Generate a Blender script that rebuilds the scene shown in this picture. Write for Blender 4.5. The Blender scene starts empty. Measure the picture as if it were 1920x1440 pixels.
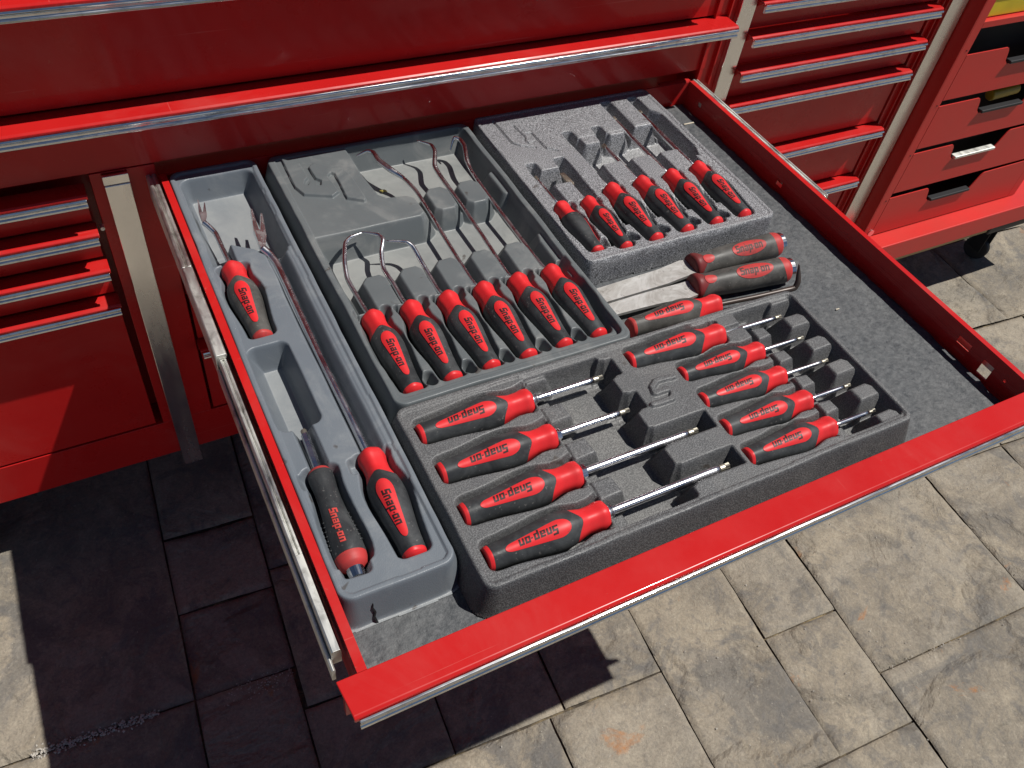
import bpy, math, random
import numpy as np
from mathutils import Vector, Matrix

# ------------------------------------------------------------------ units
# plan units: 1 unit = 0.62 m.  x along the cabinet face, y into the cabinet, z up, z=0 is the drawer rim
S = 0.62
GZ = 1.08                      # drawer rim height above the ground, in units
R = math.radians
random.seed(7)
scene = bpy.context.scene
COL = scene.collection

def wp(p):
    return Vector((p[0]*S, p[1]*S, (p[2]+GZ)*S))

# ------------------------------------------------------------------ camera, sky, sun, exposure
cam = bpy.data.objects.new('camera', bpy.data.cameras.new('camera'))
COL.objects.link(cam)
cam.location = wp((-0.1265, -1.449, 1.0))
r0 = Vector((0.88472972, -0.45235508, 0.11237525))
r1 = Vector((-0.27476592, -0.70090809, -0.65820326))
r2 = Vector((0.37650631, 0.5514551, -0.74440599))
cam.rotation_euler = Matrix((r0, -r1, -r2)).transposed().to_euler()
cam.data.sensor_width = 36.0
cam.data.lens = 1609.2/1920*36
cam.data.clip_start = 0.02
cam.data.clip_end = 200
scene.camera = cam

sun_vec = Vector((0.50, -0.20, 1.0)).normalized()
world = bpy.data.worlds.new("World")
scene.world = world
world.use_nodes = True
wn = world.node_tree
for n in list(wn.nodes): wn.nodes.remove(n)
sky = wn.nodes.new('ShaderNodeTexSky'); sky.sky_type = 'NISHITA'; sky.sun_disc = False
sky.altitude = 1500; sky.air_density = 0.75; sky.dust_density = 0.3; sky.ozone_density = 0.8
sky.sun_elevation = math.asin(sun_vec.z)
sky.sun_rotation = math.atan2(sun_vec.x, sun_vec.y)
bg = wn.nodes.new('ShaderNodeBackground'); bg.inputs['Strength'].default_value = 0.05
wo = wn.nodes.new('ShaderNodeOutputWorld')
wn.links.new(sky.outputs[0], bg.inputs['Color']); wn.links.new(bg.outputs[0], wo.inputs['Surface'])

sl = bpy.data.lights.new('sun', 'SUN'); sl.energy = 5.0; sl.angle = R(0.53); sl.color = (1.0, 0.965, 0.91)
so = bpy.data.objects.new('sun', sl); COL.objects.link(so)
so.rotation_euler = sun_vec.to_track_quat('Z', 'Y').to_euler()
so.location = (1, -1, 4)
scene.view_settings.view_transform = 'Standard'
scene.view_settings.look = 'None'
scene.view_settings.exposure = 0.0
scene.view_settings.gamma = 1.0
scene.view_settings.use_curve_mapping = False

# ------------------------------------------------------------------ materials
def nodes(name):
    m = bpy.data.materials.new(name); m.use_nodes = True
    nt = m.node_tree
    b = nt.nodes['Principled BSDF']
    return m, nt, b

def coords(nt, scale=1.0, rnd=True):
    tc = nt.nodes.new('ShaderNodeTexCoord')
    if not rnd: return tc.outputs['Object']
    oi = nt.nodes.new('ShaderNodeObjectInfo')
    ml = nt.nodes.new('ShaderNodeMath'); ml.operation = 'MULTIPLY'; ml.inputs[1].default_value = 37.0
    nt.links.new(oi.outputs['Random'], ml.inputs[0])
    va = nt.nodes.new('ShaderNodeVectorMath'); va.operation = 'ADD'
    nt.links.new(tc.outputs['Object'], va.inputs[0]); nt.links.new(ml.outputs[0], va.inputs[1])
    return va.outputs[0]

def noise(nt, co, scale, detail=4, rough=0.55, dist=0.0):
    n = nt.nodes.new('ShaderNodeTexNoise')
    n.inputs['Scale'].default_value = scale; n.inputs['Detail'].default_value = detail
    n.inputs['Roughness'].default_value = rough; n.inputs['Distortion'].default_value = dist
    nt.links.new(co, n.inputs['Vector'])
    return n.outputs['Fac']

def ramp(nt, fac, stops):
    r = nt.nodes.new('ShaderNodeValToRGB')
    els = r.color_ramp.elements
    while len(els) < len(stops): els.new(0.5)
    for e, (p, c) in zip(els, stops):
        e.position = p; e.color = (c[0], c[1], c[2], 1) if not isinstance(c, (int, float)) else (c, c, c, 1)
    nt.links.new(fac, r.inputs[0])
    return r.outputs[0]

def mix(nt, fac, a, b, mode='MIX'):
    m = nt.nodes.new('ShaderNodeMix'); m.data_type = 'RGBA'; m.blend_type = mode
    for sock, v in ((m.inputs[0], fac), (m.inputs[6], a), (m.inputs[7], b)):
        if hasattr(v, 'links'): nt.links.new(v, sock)
        elif isinstance(v, (int, float)): sock.default_value = v
        else: sock.default_value = (v[0], v[1], v[2], 1)
    return m.outputs[2]

def bump(nt, b, h, strength, dist):
    bp = nt.nodes.new('ShaderNodeBump'); bp.inputs['Strength'].default_value = strength
    bp.inputs['Distance'].default_value = dist
    nt.links.new(h, bp.inputs['Height'])
    nt.links.new(bp.outputs[0], b.inputs['Normal'])
    return bp

def setp(b, col=None, rough=None, metal=None, spec=None, coat=None, coatr=None):
    if col is not None:
        if hasattr(col, 'links'): b.id_data.links.new(col, b.inputs['Base Color'])
        else: b.inputs['Base Color'].default_value = (*col, 1)
    if rough is not None:
        if hasattr(rough, 'links'): b.id_data.links.new(rough, b.inputs['Roughness'])
        else: b.inputs['Roughness'].default_value = rough
    if metal is not None: b.inputs['Metallic'].default_value = metal
    if spec is not None: b.inputs['Specular IOR Level'].default_value = spec
    if coat is not None: b.inputs['Coat Weight'].default_value = coat
    if coatr is not None: b.inputs['Coat Roughness'].default_value = coatr

def m_red_paint():
    m, nt, b = nodes('red enamel')
    co = coords(nt)
    n = noise(nt, co, 9, 5)
    c = mix(nt, ramp(nt, n, [(0.35, 0.0), (0.75, 1.0)]), (0.50, 0.014, 0.013), (0.45, 0.011, 0.011))
    for sc3, th in (((2.5, 160, 160), 0.700), ((120, 4, 120), 0.715)):
        mp = nt.nodes.new('ShaderNodeMapping'); mp.inputs['Scale'].default_value = sc3; mp.inputs['Rotation'].default_value = (0.1, 0.05, 0.25)
        nt.links.new(co, mp.inputs[0])
        c = mix(nt, ramp(nt, noise(nt, mp.outputs[0], 1.6, 3, 0.6, 0.3), [(th, 0.0), (th+.03, 0.22)]), c, (0.62, 0.20, 0.17))
    smu = noise(nt, co, 5, 8, 0.7, 1.0)
    c = mix(nt, ramp(nt, smu, [(0.50, 0.0), (0.75, 0.10)]), c, (0.55, 0.30, 0.26))
    sp = noise(nt, co, 140, 2)
    c = mix(nt, ramp(nt, sp, [(0.74, 0.0), (0.78, 0.35)]), c, (0.45, 0.12, 0.09))
    setp(b, c, 0.33, 0, 0.25, 0.22, 0.08)
    r = ramp(nt, noise(nt, co, 14, 6, 0.65), [(0.3, 0.22), (0.75, 0.42)])
    setp(b, rough=r)
    bump(nt, b, noise(nt, co, 25, 2), 0.05, 0.004)
    return m

def m_cart_paint():
    m, nt, b = nodes('worn red cart paint')
    co = coords(nt)
    n = noise(nt, co, 11, 6, 0.6)
    c = mix(nt, ramp(nt, n, [(0.3, 0.0), (0.8, 1.0)]), (0.56, 0.020, 0.016), (0.48, 0.030, 0.022))
    setp(b, c, 0.45, 0, 0.4, 0.15, 0.25)
    return m

def m_chrome(name='chrome trim', rough=0.15, col=(0.78, 0.78, 0.77), streak=0.5, tint=(0.35, 0.33, 0.30), bmp=0.15, ns=90, strv=(6, 60, 60)):
    m, nt, b = nodes(name)
    co = coords(nt)
    mp = nt.nodes.new('ShaderNodeMapping'); mp.inputs['Scale'].default_value = strv
    nt.links.new(co, mp.inputs[0])
    n = noise(nt, mp.outputs[0], 3, 5, 0.6)
    sp = noise(nt, co, ns, 5, 0.65, 0.4)
    c = mix(nt, ramp(nt, sp, [(0.52, 0.0), (0.70, streak)]), col, tint)
    r = ramp(nt, n, [(0.3, rough*0.7), (0.8, rough*2.0)])
    setp(b, c, r, 1.0)
    bump(nt, b, noise(nt, co, 18, 2), bmp, 0.002)
    return m

def m_plastic(name, col, col2, grain, bstr, rough, dirt=0.35, dirtcol=(0.30, 0.29, 0.26), painted_sparkle=0.0, spec=0.45, dust=0.0, dustcol=(0.36, 0.36, 0.34), dz=0.012):
    m, nt, b = nodes(name)
    co = coords(nt, rnd=False)
    big = noise(nt, co, 7, 7, 0.62, 0.6)
    c = mix(nt, ramp(nt, big, [(0.3, 0.0), (0.7, 1.0)]), col, col2)
    d = noise(nt, co, 16, 8, 0.7, 0.8)
    c = mix(nt, ramp(nt, d, [(0.52, 0.0), (0.72, dirt)]), c, dirtcol)
    if dust:
        sx = nt.nodes.new('ShaderNodeSeparateXYZ'); nt.links.new(co, sx.inputs[0])
        mr = nt.nodes.new('ShaderNodeMapRange'); mr.inputs[1].default_value = dz; mr.inputs[2].default_value = dz*0.5; mr.inputs[3].default_value = 0; mr.inputs[4].default_value = 1
        nt.links.new(sx.outputs[2], mr.inputs[0])
        ge = nt.nodes.new('ShaderNodeNewGeometry'); sn = nt.nodes.new('ShaderNodeSeparateXYZ'); nt.links.new(ge.outputs['Normal'], sn.inputs[0])
        m2 = nt.nodes.new('ShaderNodeMapRange'); m2.inputs[1].default_value = 0.6; m2.inputs[2].default_value = 0.95
        nt.links.new(sn.outputs[2], m2.inputs[0])
        mu = nt.nodes.new('ShaderNodeMath'); mu.operation = 'MULTIPLY'; nt.links.new(mr.outputs[0], mu.inputs[0]); nt.links.new(m2.outputs[0], mu.inputs[1])
        m3 = nt.nodes.new('ShaderNodeMath'); m3.operation = 'MULTIPLY'; nt.links.new(mu.outputs[0], m3.inputs[0])
        nt.links.new(ramp(nt, noise(nt, co, 22, 7, 0.68, 0.8), [(0.25, dust*0.45), (0.6, dust)]), m3.inputs[1])
        c = mix(nt, m3.outputs[0], c, dustcol)
    fine = noise(nt, co, grain, 2, 0.5)
    if painted_sparkle:
        c = mix(nt, ramp(nt, fine, [(0.44, 0.0), (0.62, 1.0)]), mix(nt, 1.0, c, (0.60, 0.60, 0.62), 'MULTIPLY'), mix(nt, painted_sparkle, c, (0.75, 0.76, 0.80)))  # pale and dark grains painted into the colour imitate sun glints
    st = noise(nt, co, 45, 3, 0.5, 0.3)
    c = mix(nt, ramp(nt, st, [(0.71, 0.0), (0.75, 0.7)]), c, (0.045, 0.035, 0.028))
    r = ramp(nt, d, [(0.3, rough-0.08), (0.7, rough+0.18)])
    setp(b, c, r, 0, spec)
    bump(nt, b, fine, bstr, 0.0009)
    return m

def m_liner():
    m, nt, b = nodes('rubber drawer liner')
    co = coords(nt, rnd=False)
    n1 = noise(nt, co, 120, 6, 0.75, 0.4)
    n2 = noise(nt, co, 8, 5, 0.6, 0.5)
    c = mix(nt, ramp(nt, n1, [(0.35, 0.0), (0.7, 1.0)]), (0.045, 0.050, 0.056), (0.130, 0.134, 0.138))
    c = mix(nt, ramp(nt, n2, [(0.5, 0.0), (0.8, 0.25)]), c, (0.19, 0.19, 0.18))
    n3 = noise(nt, co, 95, 3, 0.6, 1.0)
    c = mix(nt, ramp(nt, n3, [(0.24, 0.8), (0.29, 0.0)]), c, (0.012, 0.012, 0.013))
    sp = nt.nodes.new('ShaderNodeSeparateXYZ'); nt.links.new(co, sp.inputs[0])
    setp(b, c, 0.62, 0, 0.35)
    bump(nt, b, noise(nt, co, 160, 4, 0.6), 0.9, 0.0022)
    return m

def m_rubber(name='black rubber grip', col=(0.026, 0.028, 0.030), worn=(0.090, 0.096, 0.098), amt=0.65):
    m, nt, b = nodes(name)
    co = coords(nt)
    d = noise(nt, co, 28, 7, 0.68, 0.8)
    c = mix(nt, ramp(nt, d, [(0.42, 0.0), (0.75, amt)]), col, worn)
    f = noise(nt, co, 260, 2)
    c = mix(nt, ramp(nt, f, [(0.66, 0.0), (0.73, 0.6)]), c, (0.18, 0.17, 0.16))
    sm = noise(nt, co, 12, 8, 0.72, 1.4)
    c = mix(nt, ramp(nt, sm, [(0.50, 0.0), (0.66, 0.40)]), c, worn)
    setp(b, c, ramp(nt, d, [(0.3, 0.42), (0.7, 0.62)]), 0, 0.42)
    bump(nt, b, noise(nt, co, 420, 2), 0.18, 0.0006)
    return m

def m_redplastic(name='red handle plastic', col=(0.66, 0.024, 0.028), dark=(0.40, 0.030, 0.030), amt=0.68, rough=0.44):
    m, nt, b = nodes(name)
    co = coords(nt)
    d = noise(nt, co, 34, 7, 0.7, 0.6)
    c = mix(nt, ramp(nt, d, [(0.50, 0.0), (0.78, amt)]), col, dark)
    f = noise(nt, co, 190, 3, 0.6)
    c = mix(nt, ramp(nt, f, [(0.70, 0.0), (0.75, amt*0.8)]), c, (0.10, 0.05, 0.045))
    setp(b, c, ramp(nt, d, [(0.3, rough-0.06), (0.75, rough+0.16)]), 0, 0.36)
    bump(nt, b, noise(nt, co, 300, 2), 0.08, 0.0005)
    return m

def m_flat(name, col, rough=0.5, metal=0.0, spec=0.4):
    m, nt, b = nodes(name)
    co = coords(nt)
    n = noise(nt, co, 30, 5)
    c = mix(nt, n, [x*0.8 for x in col], [min(1, x*1.2) for x in col])
    setp(b, c, rough, metal, spec)
    return m

def m_blade():
    m, nt, b = nodes('scuffed blade steel')
    co = coords(nt, rnd=False)
    n = noise(nt, co, 26, 8, 0.7, 1.2)
    c = ramp(nt, n, [(0.32, (0.22, 0.20, 0.19)), (0.46, (0.42, 0.40, 0.37)), (0.60, (0.62, 0.61, 0.58)), (0.72, (0.74, 0.73, 0.71))])
    c = mix(nt, ramp(nt, noise(nt, co, 130, 4, 0.7), [(0.62, 0.0), (0.70, 0.6)]), c, (0.20, 0.18, 0.16))
    setp(b, c, ramp(nt, n, [(0.3, 0.48), (0.7, 0.30)]), 0.35, 0.6)
    return m

def m_stone():
    m, nt, b = nodes('stamped stone paving')
    tc = nt.nodes.new('ShaderNodeTexCoord')
    oi = nt.nodes.new('ShaderNodeObjectInfo')
    geo = nt.nodes.new('ShaderNodeNewGeometry')
    ml = nt.nodes.new('ShaderNodeMath'); ml.operation = 'MULTIPLY'; ml.inputs[1].default_value = 11.0
    nt.links.new(oi.outputs['Random'], ml.inputs[0])
    va = nt.nodes.new('ShaderNodeVectorMath'); va.operation = 'ADD'
    nt.links.new(geo.outputs['Position'], va.inputs[0]); nt.links.new(ml.outputs[0], va.inputs[1])
    co = va.outputs[0]
    big = noise(nt, co, 5.0, 8, 0.62, 1.4)
    c = ramp(nt, big, [(0.30, (0.150, 0.136, 0.116)), (0.43, (0.225, 0.196, 0.154)), (0.55, (0.285, 0.245, 0.186)), (0.68, (0.375, 0.322, 0.240))])
    med = noise(nt, co, 17, 9, 0.72, 1.8)
    c = mix(nt, ramp(nt, med, [(0.38, 0.60), (0.50, 0.0)]), c, (0.135, 0.130, 0.125))
    pt = ramp(nt, noise(nt, co, 3.4, 10, 0.6, 1.4), [(0.515, 0.0), (0.545, 0.50)])
    c = mix(nt, pt, c, (0.345, 0.305, 0.242))
    p2 = ramp(nt, noise(nt, co, 4.6, 10, 0.62, 1.0), [(0.41, 0.55), (0.455, 0.0)])
    c = mix(nt, p2, c, (0.125, 0.122, 0.118))
    c = mix(nt, ramp(nt, med, [(0.56, 0.0), (0.68, 0.45)]), c, (0.42, 0.37, 0.29))
    fi = noise(nt, co, 240, 5, 0.75)
    c = mix(nt, ramp(nt, fi, [(0.36, 0.70), (0.62, 1.0)]), (0.03, 0.028, 0.025), c, 'MIX')
    f2 = noise(nt, co, 75, 8, 0.75, 0.6)
    c = mix(nt, ramp(nt, f2, [(0.36, 0.45), (0.46, 0.0)]), c, (0.110, 0.104, 0.098))
    c = mix(nt, ramp(nt, f2, [(0.56, 0.0), (0.68, 0.40)]), c, (0.43, 0.385, 0.30))
    ln = noise(nt, co, 3.0, 10, 0.55, 0.5)
    c = mix(nt, ramp(nt, ln, [(0.485, 0.0), (0.500, 0.16), (0.515, 0.0)]), c, (0.100, 0.088, 0.074))
    rust = noise(nt, co, 8.5, 6, 0.72, 0.9)
    c = mix(nt, ramp(nt, rust, [(0.635, 0.0), (0.72, 0.75)]), c, (0.36, 0.150, 0.045))
    pale = noise(nt, co, 210, 2, 0.5)
    c = mix(nt, ramp(nt, pale, [(0.735, 0.0), (0.76, 0.6)]), c, (0.48, 0.44, 0.37))
    setp(b, c, 0.72, 0, 0.3)
    h1 = noise(nt, co, 9, 9, 0.62, 0.6)
    h2 = noise(nt, co, 60, 8, 0.7, 0.5)
    h = mix(nt, 0.30, h1, h2)
    h = mix(nt, 0.30, h, ramp(nt, ln, [(0.480, 0.0), (0.520, 1.0)]))
    bump(nt, b, h, 0.75, 0.020)
    return m

def m_joint():
    m, nt, b = nodes('paving joint dirt')
    co = coords(nt, rnd=False)
    n = noise(nt, co, 14, 8, 0.7, 0.8)
    c = ramp(nt, n, [(0.35, (0.035, 0.030, 0.026)), (0.5, (0.08, 0.065, 0.05)), (0.62, (0.22, 0.17, 0.10)), (0.75, (0.30, 0.24, 0.15))])
    setp(b, c, 0.9, 0, 0.1)
    bump(nt, b, noise(nt, co, 90, 5), 0.8, 0.01)
    return m

M = dict(
    red=m_red_paint(), cart=m_cart_paint(), chrome=m_chrome(),
    strip=m_chrome('polished corner strip', 0.20, (0.90, 0.88, 0.85), 0.10, bmp=0.0, strv=(12, 12, 3)),
    zinc=m_chrome('greasy zinc slide', 0.42, (0.74, 0.74, 0.70), 0.6, (0.20, 0.19, 0.16), 0.0, 40, (20, 4, 20)),
    shaft=m_chrome('chromed shaft', 0.21, (0.84, 0.84, 0.86), 0.10, bmp=0.0),
    pick=m_chrome('worn steel pick shaft', 0.21, (0.78, 0.78, 0.80), 0.40, (0.42, 0.41, 0.41), bmp=0.03, strv=(20, 20, 20)),
    rod=m_flat('dark oxide rod', (0.060, 0.045, 0.038), 0.38, 0.3, 0.5),
    tip=m_chrome('bare steel tip', 0.34, (0.46, 0.43, 0.35), 0.4, bmp=0.0),
    blade=m_blade(),
    t_blue=m_plastic('blue grey tray plastic', (0.122, 0.142, 0.165), (0.150, 0.168, 0.188), 1000, 0.22, 0.40, 0.40, (0.27, 0.28, 0.28), spec=0.5, dust=0.5, dustcol=(0.36, 0.37, 0.36)),
    t_grey=m_plastic('smooth grey tray plastic', (0.095, 0.108, 0.114), (0.124, 0.136, 0.140), 1000, 0.18, 0.42, 0.50, (0.25, 0.25, 0.24), spec=0.5, dust=0.5, dustcol=(0.37, 0.375, 0.355)),
    t_spark=m_plastic('speckled grey tray plastic', (0.122, 0.125, 0.131), (0.145, 0.147, 0.152), 900, 0.65, 0.36, 0.2, (0.20, 0.20, 0.19), painted_sparkle=0.40, spec=0.8, dust=0.6, dustcol=(0.36, 0.36, 0.34)),
    t_dark=m_plastic('dark grain tray plastic', (0.092, 0.094, 0.096), (0.122, 0.122, 0.121), 850, 0.42, 0.46, 0.35, (0.21, 0.20, 0.185), painted_sparkle=0.05, spec=0.55, dust=0.35, dustcol=(0.24, 0.235, 0.215)),
    liner=m_liner(), rubber=m_rubber(), old_rubber=m_rubber('worn dusty grip rubber', (0.050, 0.048, 0.044), (0.13, 0.125, 0.115), 0.9),
    rplas=m_redplastic(), rworn=m_redplastic('worn red plastic', (0.46, 0.040, 0.038), (0.16, 0.045, 0.040), 0.9, 0.5),
    rmaroon=m_redplastic('grimy dark red plastic', (0.16, 0.022, 0.022), (0.06, 0.025, 0.022), 0.9, 0.5),
    ink=m_flat('dark print', (0.030, 0.012, 0.012), 0.5), inkred=m_flat('red print', (0.55, 0.06, 0.05), 0.5),
    inkfade=m_flat('faded print', (0.075, 0.035, 0.030), 0.6),
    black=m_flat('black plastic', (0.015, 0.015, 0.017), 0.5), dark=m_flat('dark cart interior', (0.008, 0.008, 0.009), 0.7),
    silver=m_flat('pale aluminium pull', (0.62, 0.62, 0.60), 0.4), wood=m_flat('plywood edge', (0.42, 0.30, 0.14), 0.7),
    yellow=m_flat('yellow plastic case', (0.62, 0.50, 0.02), 0.4), leaf=m_flat('dry leaf', (0.55, 0.45, 0.12), 0.6),
    tape=m_flat('masking tape', (0.5, 0.45, 0.36), 0.6),
    stone=m_stone(), joint=m_joint(), tyre=m_flat('caster rubber', (0.02, 0.02, 0.022), 0.6),
    amber=m_flat('amber plastic handle', (0.35, 0.24, 0.02), 0.35),
)

# ------------------------------------------------------------------ mesh helpers
def wloc(o):
    v = Vector((0, 0, 0))
    while o is not None:
        v += o.location; o = o.parent
    return v

def mesh_from(name, V, F, mat, smooth=False):
    me = bpy.data.meshes.new(name)
    me.from_pydata([tuple(v) for v in V], [], [tuple(f) for f in F])
    me.materials.append(M[mat] if isinstance(mat, str) else mat)
    if smooth:
        me.polygons.foreach_set('use_smooth', [True]*len(me.polygons))
    me.update()
    return me

def link(name, me, parent=None, loc=None, rot=None):
    o = bpy.data.objects.new(name, me); COL.objects.link(o)
    if parent is not None: o.parent = parent
    if loc is not None: o.location = loc
    if rot is not None: o.rotation_euler = rot
    return o

def mk(name, VF, mat, parent=None, smooth=False, origin=None, bev=0.0, seg=2, autosm=False):
    """VF in plan units (world). origin in plan units for top-level objects; children sit on their parent's origin"""
    V, F = VF
    if parent is not None:
        base = wloc(parent); loc = Vector((0, 0, 0))
    else:
        base = wp(origin if origin is not None else (0, 0, -GZ)); loc = base
    V2 = [wp(v) - base for v in V]
    me = mesh_from(name, V2, F, mat, smooth)
    o = link(name, me, parent, loc)
    if bev:
        b = o.modifiers.new('edge', 'BEVEL'); b.width = bev*S; b.segments = seg; b.limit_method = 'ANGLE'; b.angle_limit = R(30)
        me.polygons.foreach_set('use_smooth', [True]*len(me.polygons))
        b.harden_normals = True
    return o

def join(*vfs):
    V = []; F = []
    for v, f in vfs:
        n = len(V); V += list(v); F += [tuple(i+n for i in q) for q in f]
    return V, F

def box(x0, x1, y0, y1, z0, z1):
    V = [(x, y, z) for x in (x0, x1) for y in (y0, y1) for z in (z0, z1)]
    F = [(0, 1, 3, 2), (4, 6, 7, 5), (0, 4, 5, 1), (2, 3, 7, 6), (0, 2, 6, 4), (1, 5, 7, 3)]
    return V, F

def extrude_x(prof, x0, x1, taper=0.0):
    """closed profile [(y,z)] along x (counter-clockwise seen from +x); taper shortens both ends with -y distance"""
    n = len(prof)
    V = [(x0+taper*0, y, z) for y, z in prof] + [(x1, y, z) for y, z in prof]
    F = [(i, i+n, (i+1) % n+n, (i+1) % n) for i in range(n)]
    F.append(tuple(range(n))); F.append(tuple(reversed(range(n, 2*n))))
    return V, F

def extrude_y(poly, y0, y1):
    """polygon [(x,z)] along y"""
    n = len(poly)
    V = [(x, y0, z) for x, z in poly] + [(x, y1, z) for x, z in poly]
    F = [(i, (i+1) % n, (i+1) % n+n, i+n) for i in range(n)]
    F.append(tuple(reversed(range(n)))); F.append(tuple(range(n, 2*n)))
    return V, F

def cyl(c, axis, r, h, n=24, r2=None):
    r2 = r if r2 is None else r2
    a = Vector(axis).normalized(); u = a.orthogonal().normalized(); w = a.cross(u)
    V = []; F = []
    for k, (t, rr) in enumerate(((-.5, r), (.5, r2))):
        for i in range(n):
            q = 2*math.pi*i/n
            V.append(tuple(Vector(c)+a*(t*h)+u*(rr*math.cos(q))+w*(rr*math.sin(q))))
    F = [(i, (i+1) % n, (i+1) % n+n, i+n) for i in range(n)]
    F.append(tuple(reversed(range(n)))); F.append(tuple(range(n, 2*n)))
    return V, F

def smooth_path(pts, rad, sub=5):
    P = [Vector(p) for p in pts]; out = []; rr = []
    n = len(P)
    for i in range(n-1):
        p0 = P[max(0, i-1)]; p1 = P[i]; p2 = P[i+1]; p3 = P[min(n-1, i+2)]
        # limit overshoot: tangents scaled to the segment
        L = (p2-p1).length
        t1 = (p2-p0).normalized()*L if i > 0 else (p2-p1)
        t2 = (p3-p1).normalized()*L if i < n-2 else (p2-p1)
        for k in range(sub):
            t = k/sub
            h = (2*t**3-3*t*t+1)*p1+(t**3-2*t*t+t)*t1*0.6+(-2*t**3+3*t*t)*p2+(t**3-t*t)*t2*0.6
            out.append(h); rr.append(rad[i]*(1-t)+rad[i+1]*t)
    out.append(P[-1]); rr.append(rad[-1])
    return out, rr

def tube(pts, rad, n=10, sub=5, smoothp=True):
    if isinstance(rad, (int, float)): rad = [rad]*len(pts)
    if smoothp: P, rr = smooth_path(pts, rad, sub)
    else: P, rr = [Vector(p) for p in pts], rad
    V = []; F = []
    T = [(P[min(i+1, len(P)-1)]-P[max(i-1, 0)]).normalized() for i in range(len(P))]
    u = T[0].orthogonal().normalized()
    for i, p in enumerate(P):
        u = (u-T[i]*u.dot(T[i])).normalized(); w = T[i].cross(u)
        for k in range(n):
            q = 2*math.pi*k/n
            V.append(tuple(p+u*(rr[i]*math.cos(q))+w*(rr[i]*math.sin(q))))
    for i in range(len(P)-1):
        for k in range(n):
            a = i*n+k; b = i*n+(k+1) % n
            F.append((a, b, b+n, a+n))
    F.append(tuple(reversed(range(n)))); F.append(tuple(range(len(V)-n, len(V))))
    return V, F

def tag(o, label, cat, group=None):
    o['label'] = label; o['category'] = cat
    if group: o['group'] = group
    return o

def thing(name, loc, label, cat, group=None, rz=0.0):
    o = bpy.data.objects.new(name, None); COL.objects.link(o)
    o.empty_display_size = 0.03
    o.location = wp(loc); o.rotation_euler = (0, 0, rz)
    return tag(o, label, cat, group)

# value noise on arrays
_rs = np.random.RandomState(5)
_T = _rs.rand(256, 256)
def vn(x, y):
    xi = np.floor(x).astype(int); yi = np.floor(y).astype(int)
    fx = x-xi; fy = y-yi
    fx = fx*fx*(3-2*fx); fy = fy*fy*(3-2*fy)
    g = lambda a, b: _T[a % 256, b % 256]
    return (g(xi, yi)*(1-fx)+g(xi+1, yi)*fx)*(1-fy)+(g(xi, yi+1)*(1-fx)+g(xi+1, yi+1)*fx)*fy
def fbm(x, y, o=5, r=0.55):
    s = 0; a = 1; t = 0
    for k in range(o):
        s = s+a*vn(x*2**k+17*k, y*2**k+31*k); t += a; a *= r
    return s/t

# ------------------------------------------------------------------ ground
ground = mk('ground', ([(-9, -9, -1.0945), (12, -9, -1.0945), (12, 12, -1.0945), (-9, 12, -1.0945)], [(0, 1, 2, 3)]), 'joint')
ground['kind'] = 'structure'
K = 0.06
def uv2xy(u, v):
    y = (v-K*u)/(1+K*K); return u+K*y, y
rects = [(-0.80, -0.20, -0.53, 0.30), (-0.20, 0.038, -0.298, -0.072), (-0.20, 0.038, -0.53, -0.298), (-0.20, 0.038, -0.072, 0.40),
         (-0.80, -0.20, -0.905, -0.53), (-0.20, 0.03, -0.905, -0.53), (0.038, 0.33, -0.642, -0.25), (0.33, 0.618, -0.642, -0.25), (0.038, 0.618, -0.25, 0.30),
         (0.03, 0.33, -0.873, -0.642), (0.33, 0.618, -0.873, -0.642), (0.03, 0.576, -1.30, -0.873), (0.576, 0.897, -1.30, -0.873),
         (0.618, 0.897, -0.873, -0.35), (0.897, 1.211, -1.225, -0.45), (1.211, 1.452, -0.897, -0.40), (1.211, 1.452, -1.225, -0.897),
         (1.14, 1.452, -1.60, -1.225), (0.85, 1.14, -1.60, -1.225), (1.452, 2.037, -1.09, -0.61), (1.452, 2.037, -1.60, -1.09),
         (2.037, 2.39, -1.09, -0.61), (2.39, 3.0, -1.10, -0.61), (1.452, 2.037, -0.61, -0.14), (2.037, 2.39, -0.61, -0.14), (2.39, 2.98, -0.61, -0.14),
         (2.39, 2.90, -0.14, 0.30), (2.90, 3.42, -0.14, 0.30), (2.98, 3.45, -0.61, -0.14), (2.39, 2.90, 0.30, 0.90), (2.90, 3.5, 0.30, 0.90), (3.42, 4.1, -0.14, 0.6),
         (-0.80, -0.20, -1.4, -0.905), (-0.20, 0.03, -1.4, -0.905), (-1.4, -0.80, -0.53, 0.30), (-1.4, -0.80, -1.1, -0.53), (0.618, 1.211, -0.35, 0.3), (1.211, 2.037, -0.14, 0.4), (0.897, 1.211, -0.45, -0.35), (2.037, 2.39, -0.14, 0.5),
         (3.0, 3.62, -1.10, -0.61), (3.45, 4.1, -0.61, -0.14), (3.62, 4.6, -1.10, -0.61), (4.1, 4.8, -0.61, 0.6), (2.037, 2.6, -1.6, -1.10), (2.6, 3.3, -1.6, -1.10), (3.3, 4.6, -1.6, -1.10)]
for a_, b_ in ((-1.9, -1.4), (-1.4, -.8), (-.8, -.2), (-.2, .4), (.4, 1.14), (1.14, 1.8), (1.8, 2.6), (2.6, 3.6), (3.6, 4.6)):
    rects.append((a_, b_, -2.3, -1.6 if a_ > .3 else -1.4))
rects += [(-1.9, -1.4, -1.4, -.53), (-1.9, -1.4, -.53, .3), (-1.4, -.8, -1.4, -1.1), (-.2, .4, -1.6, -1.4), (.03, .4, -1.4, -1.3), (.4, .85, -1.6, -1.3), (-1.9, -.8, .3, 1.2), (-.8, .6, .4, 1.2), (.6, 2.39, .5, 1.2), (2.39, 3.42, .9, 1.4), (3.5, 4.8, .6, 1.2)]
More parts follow.
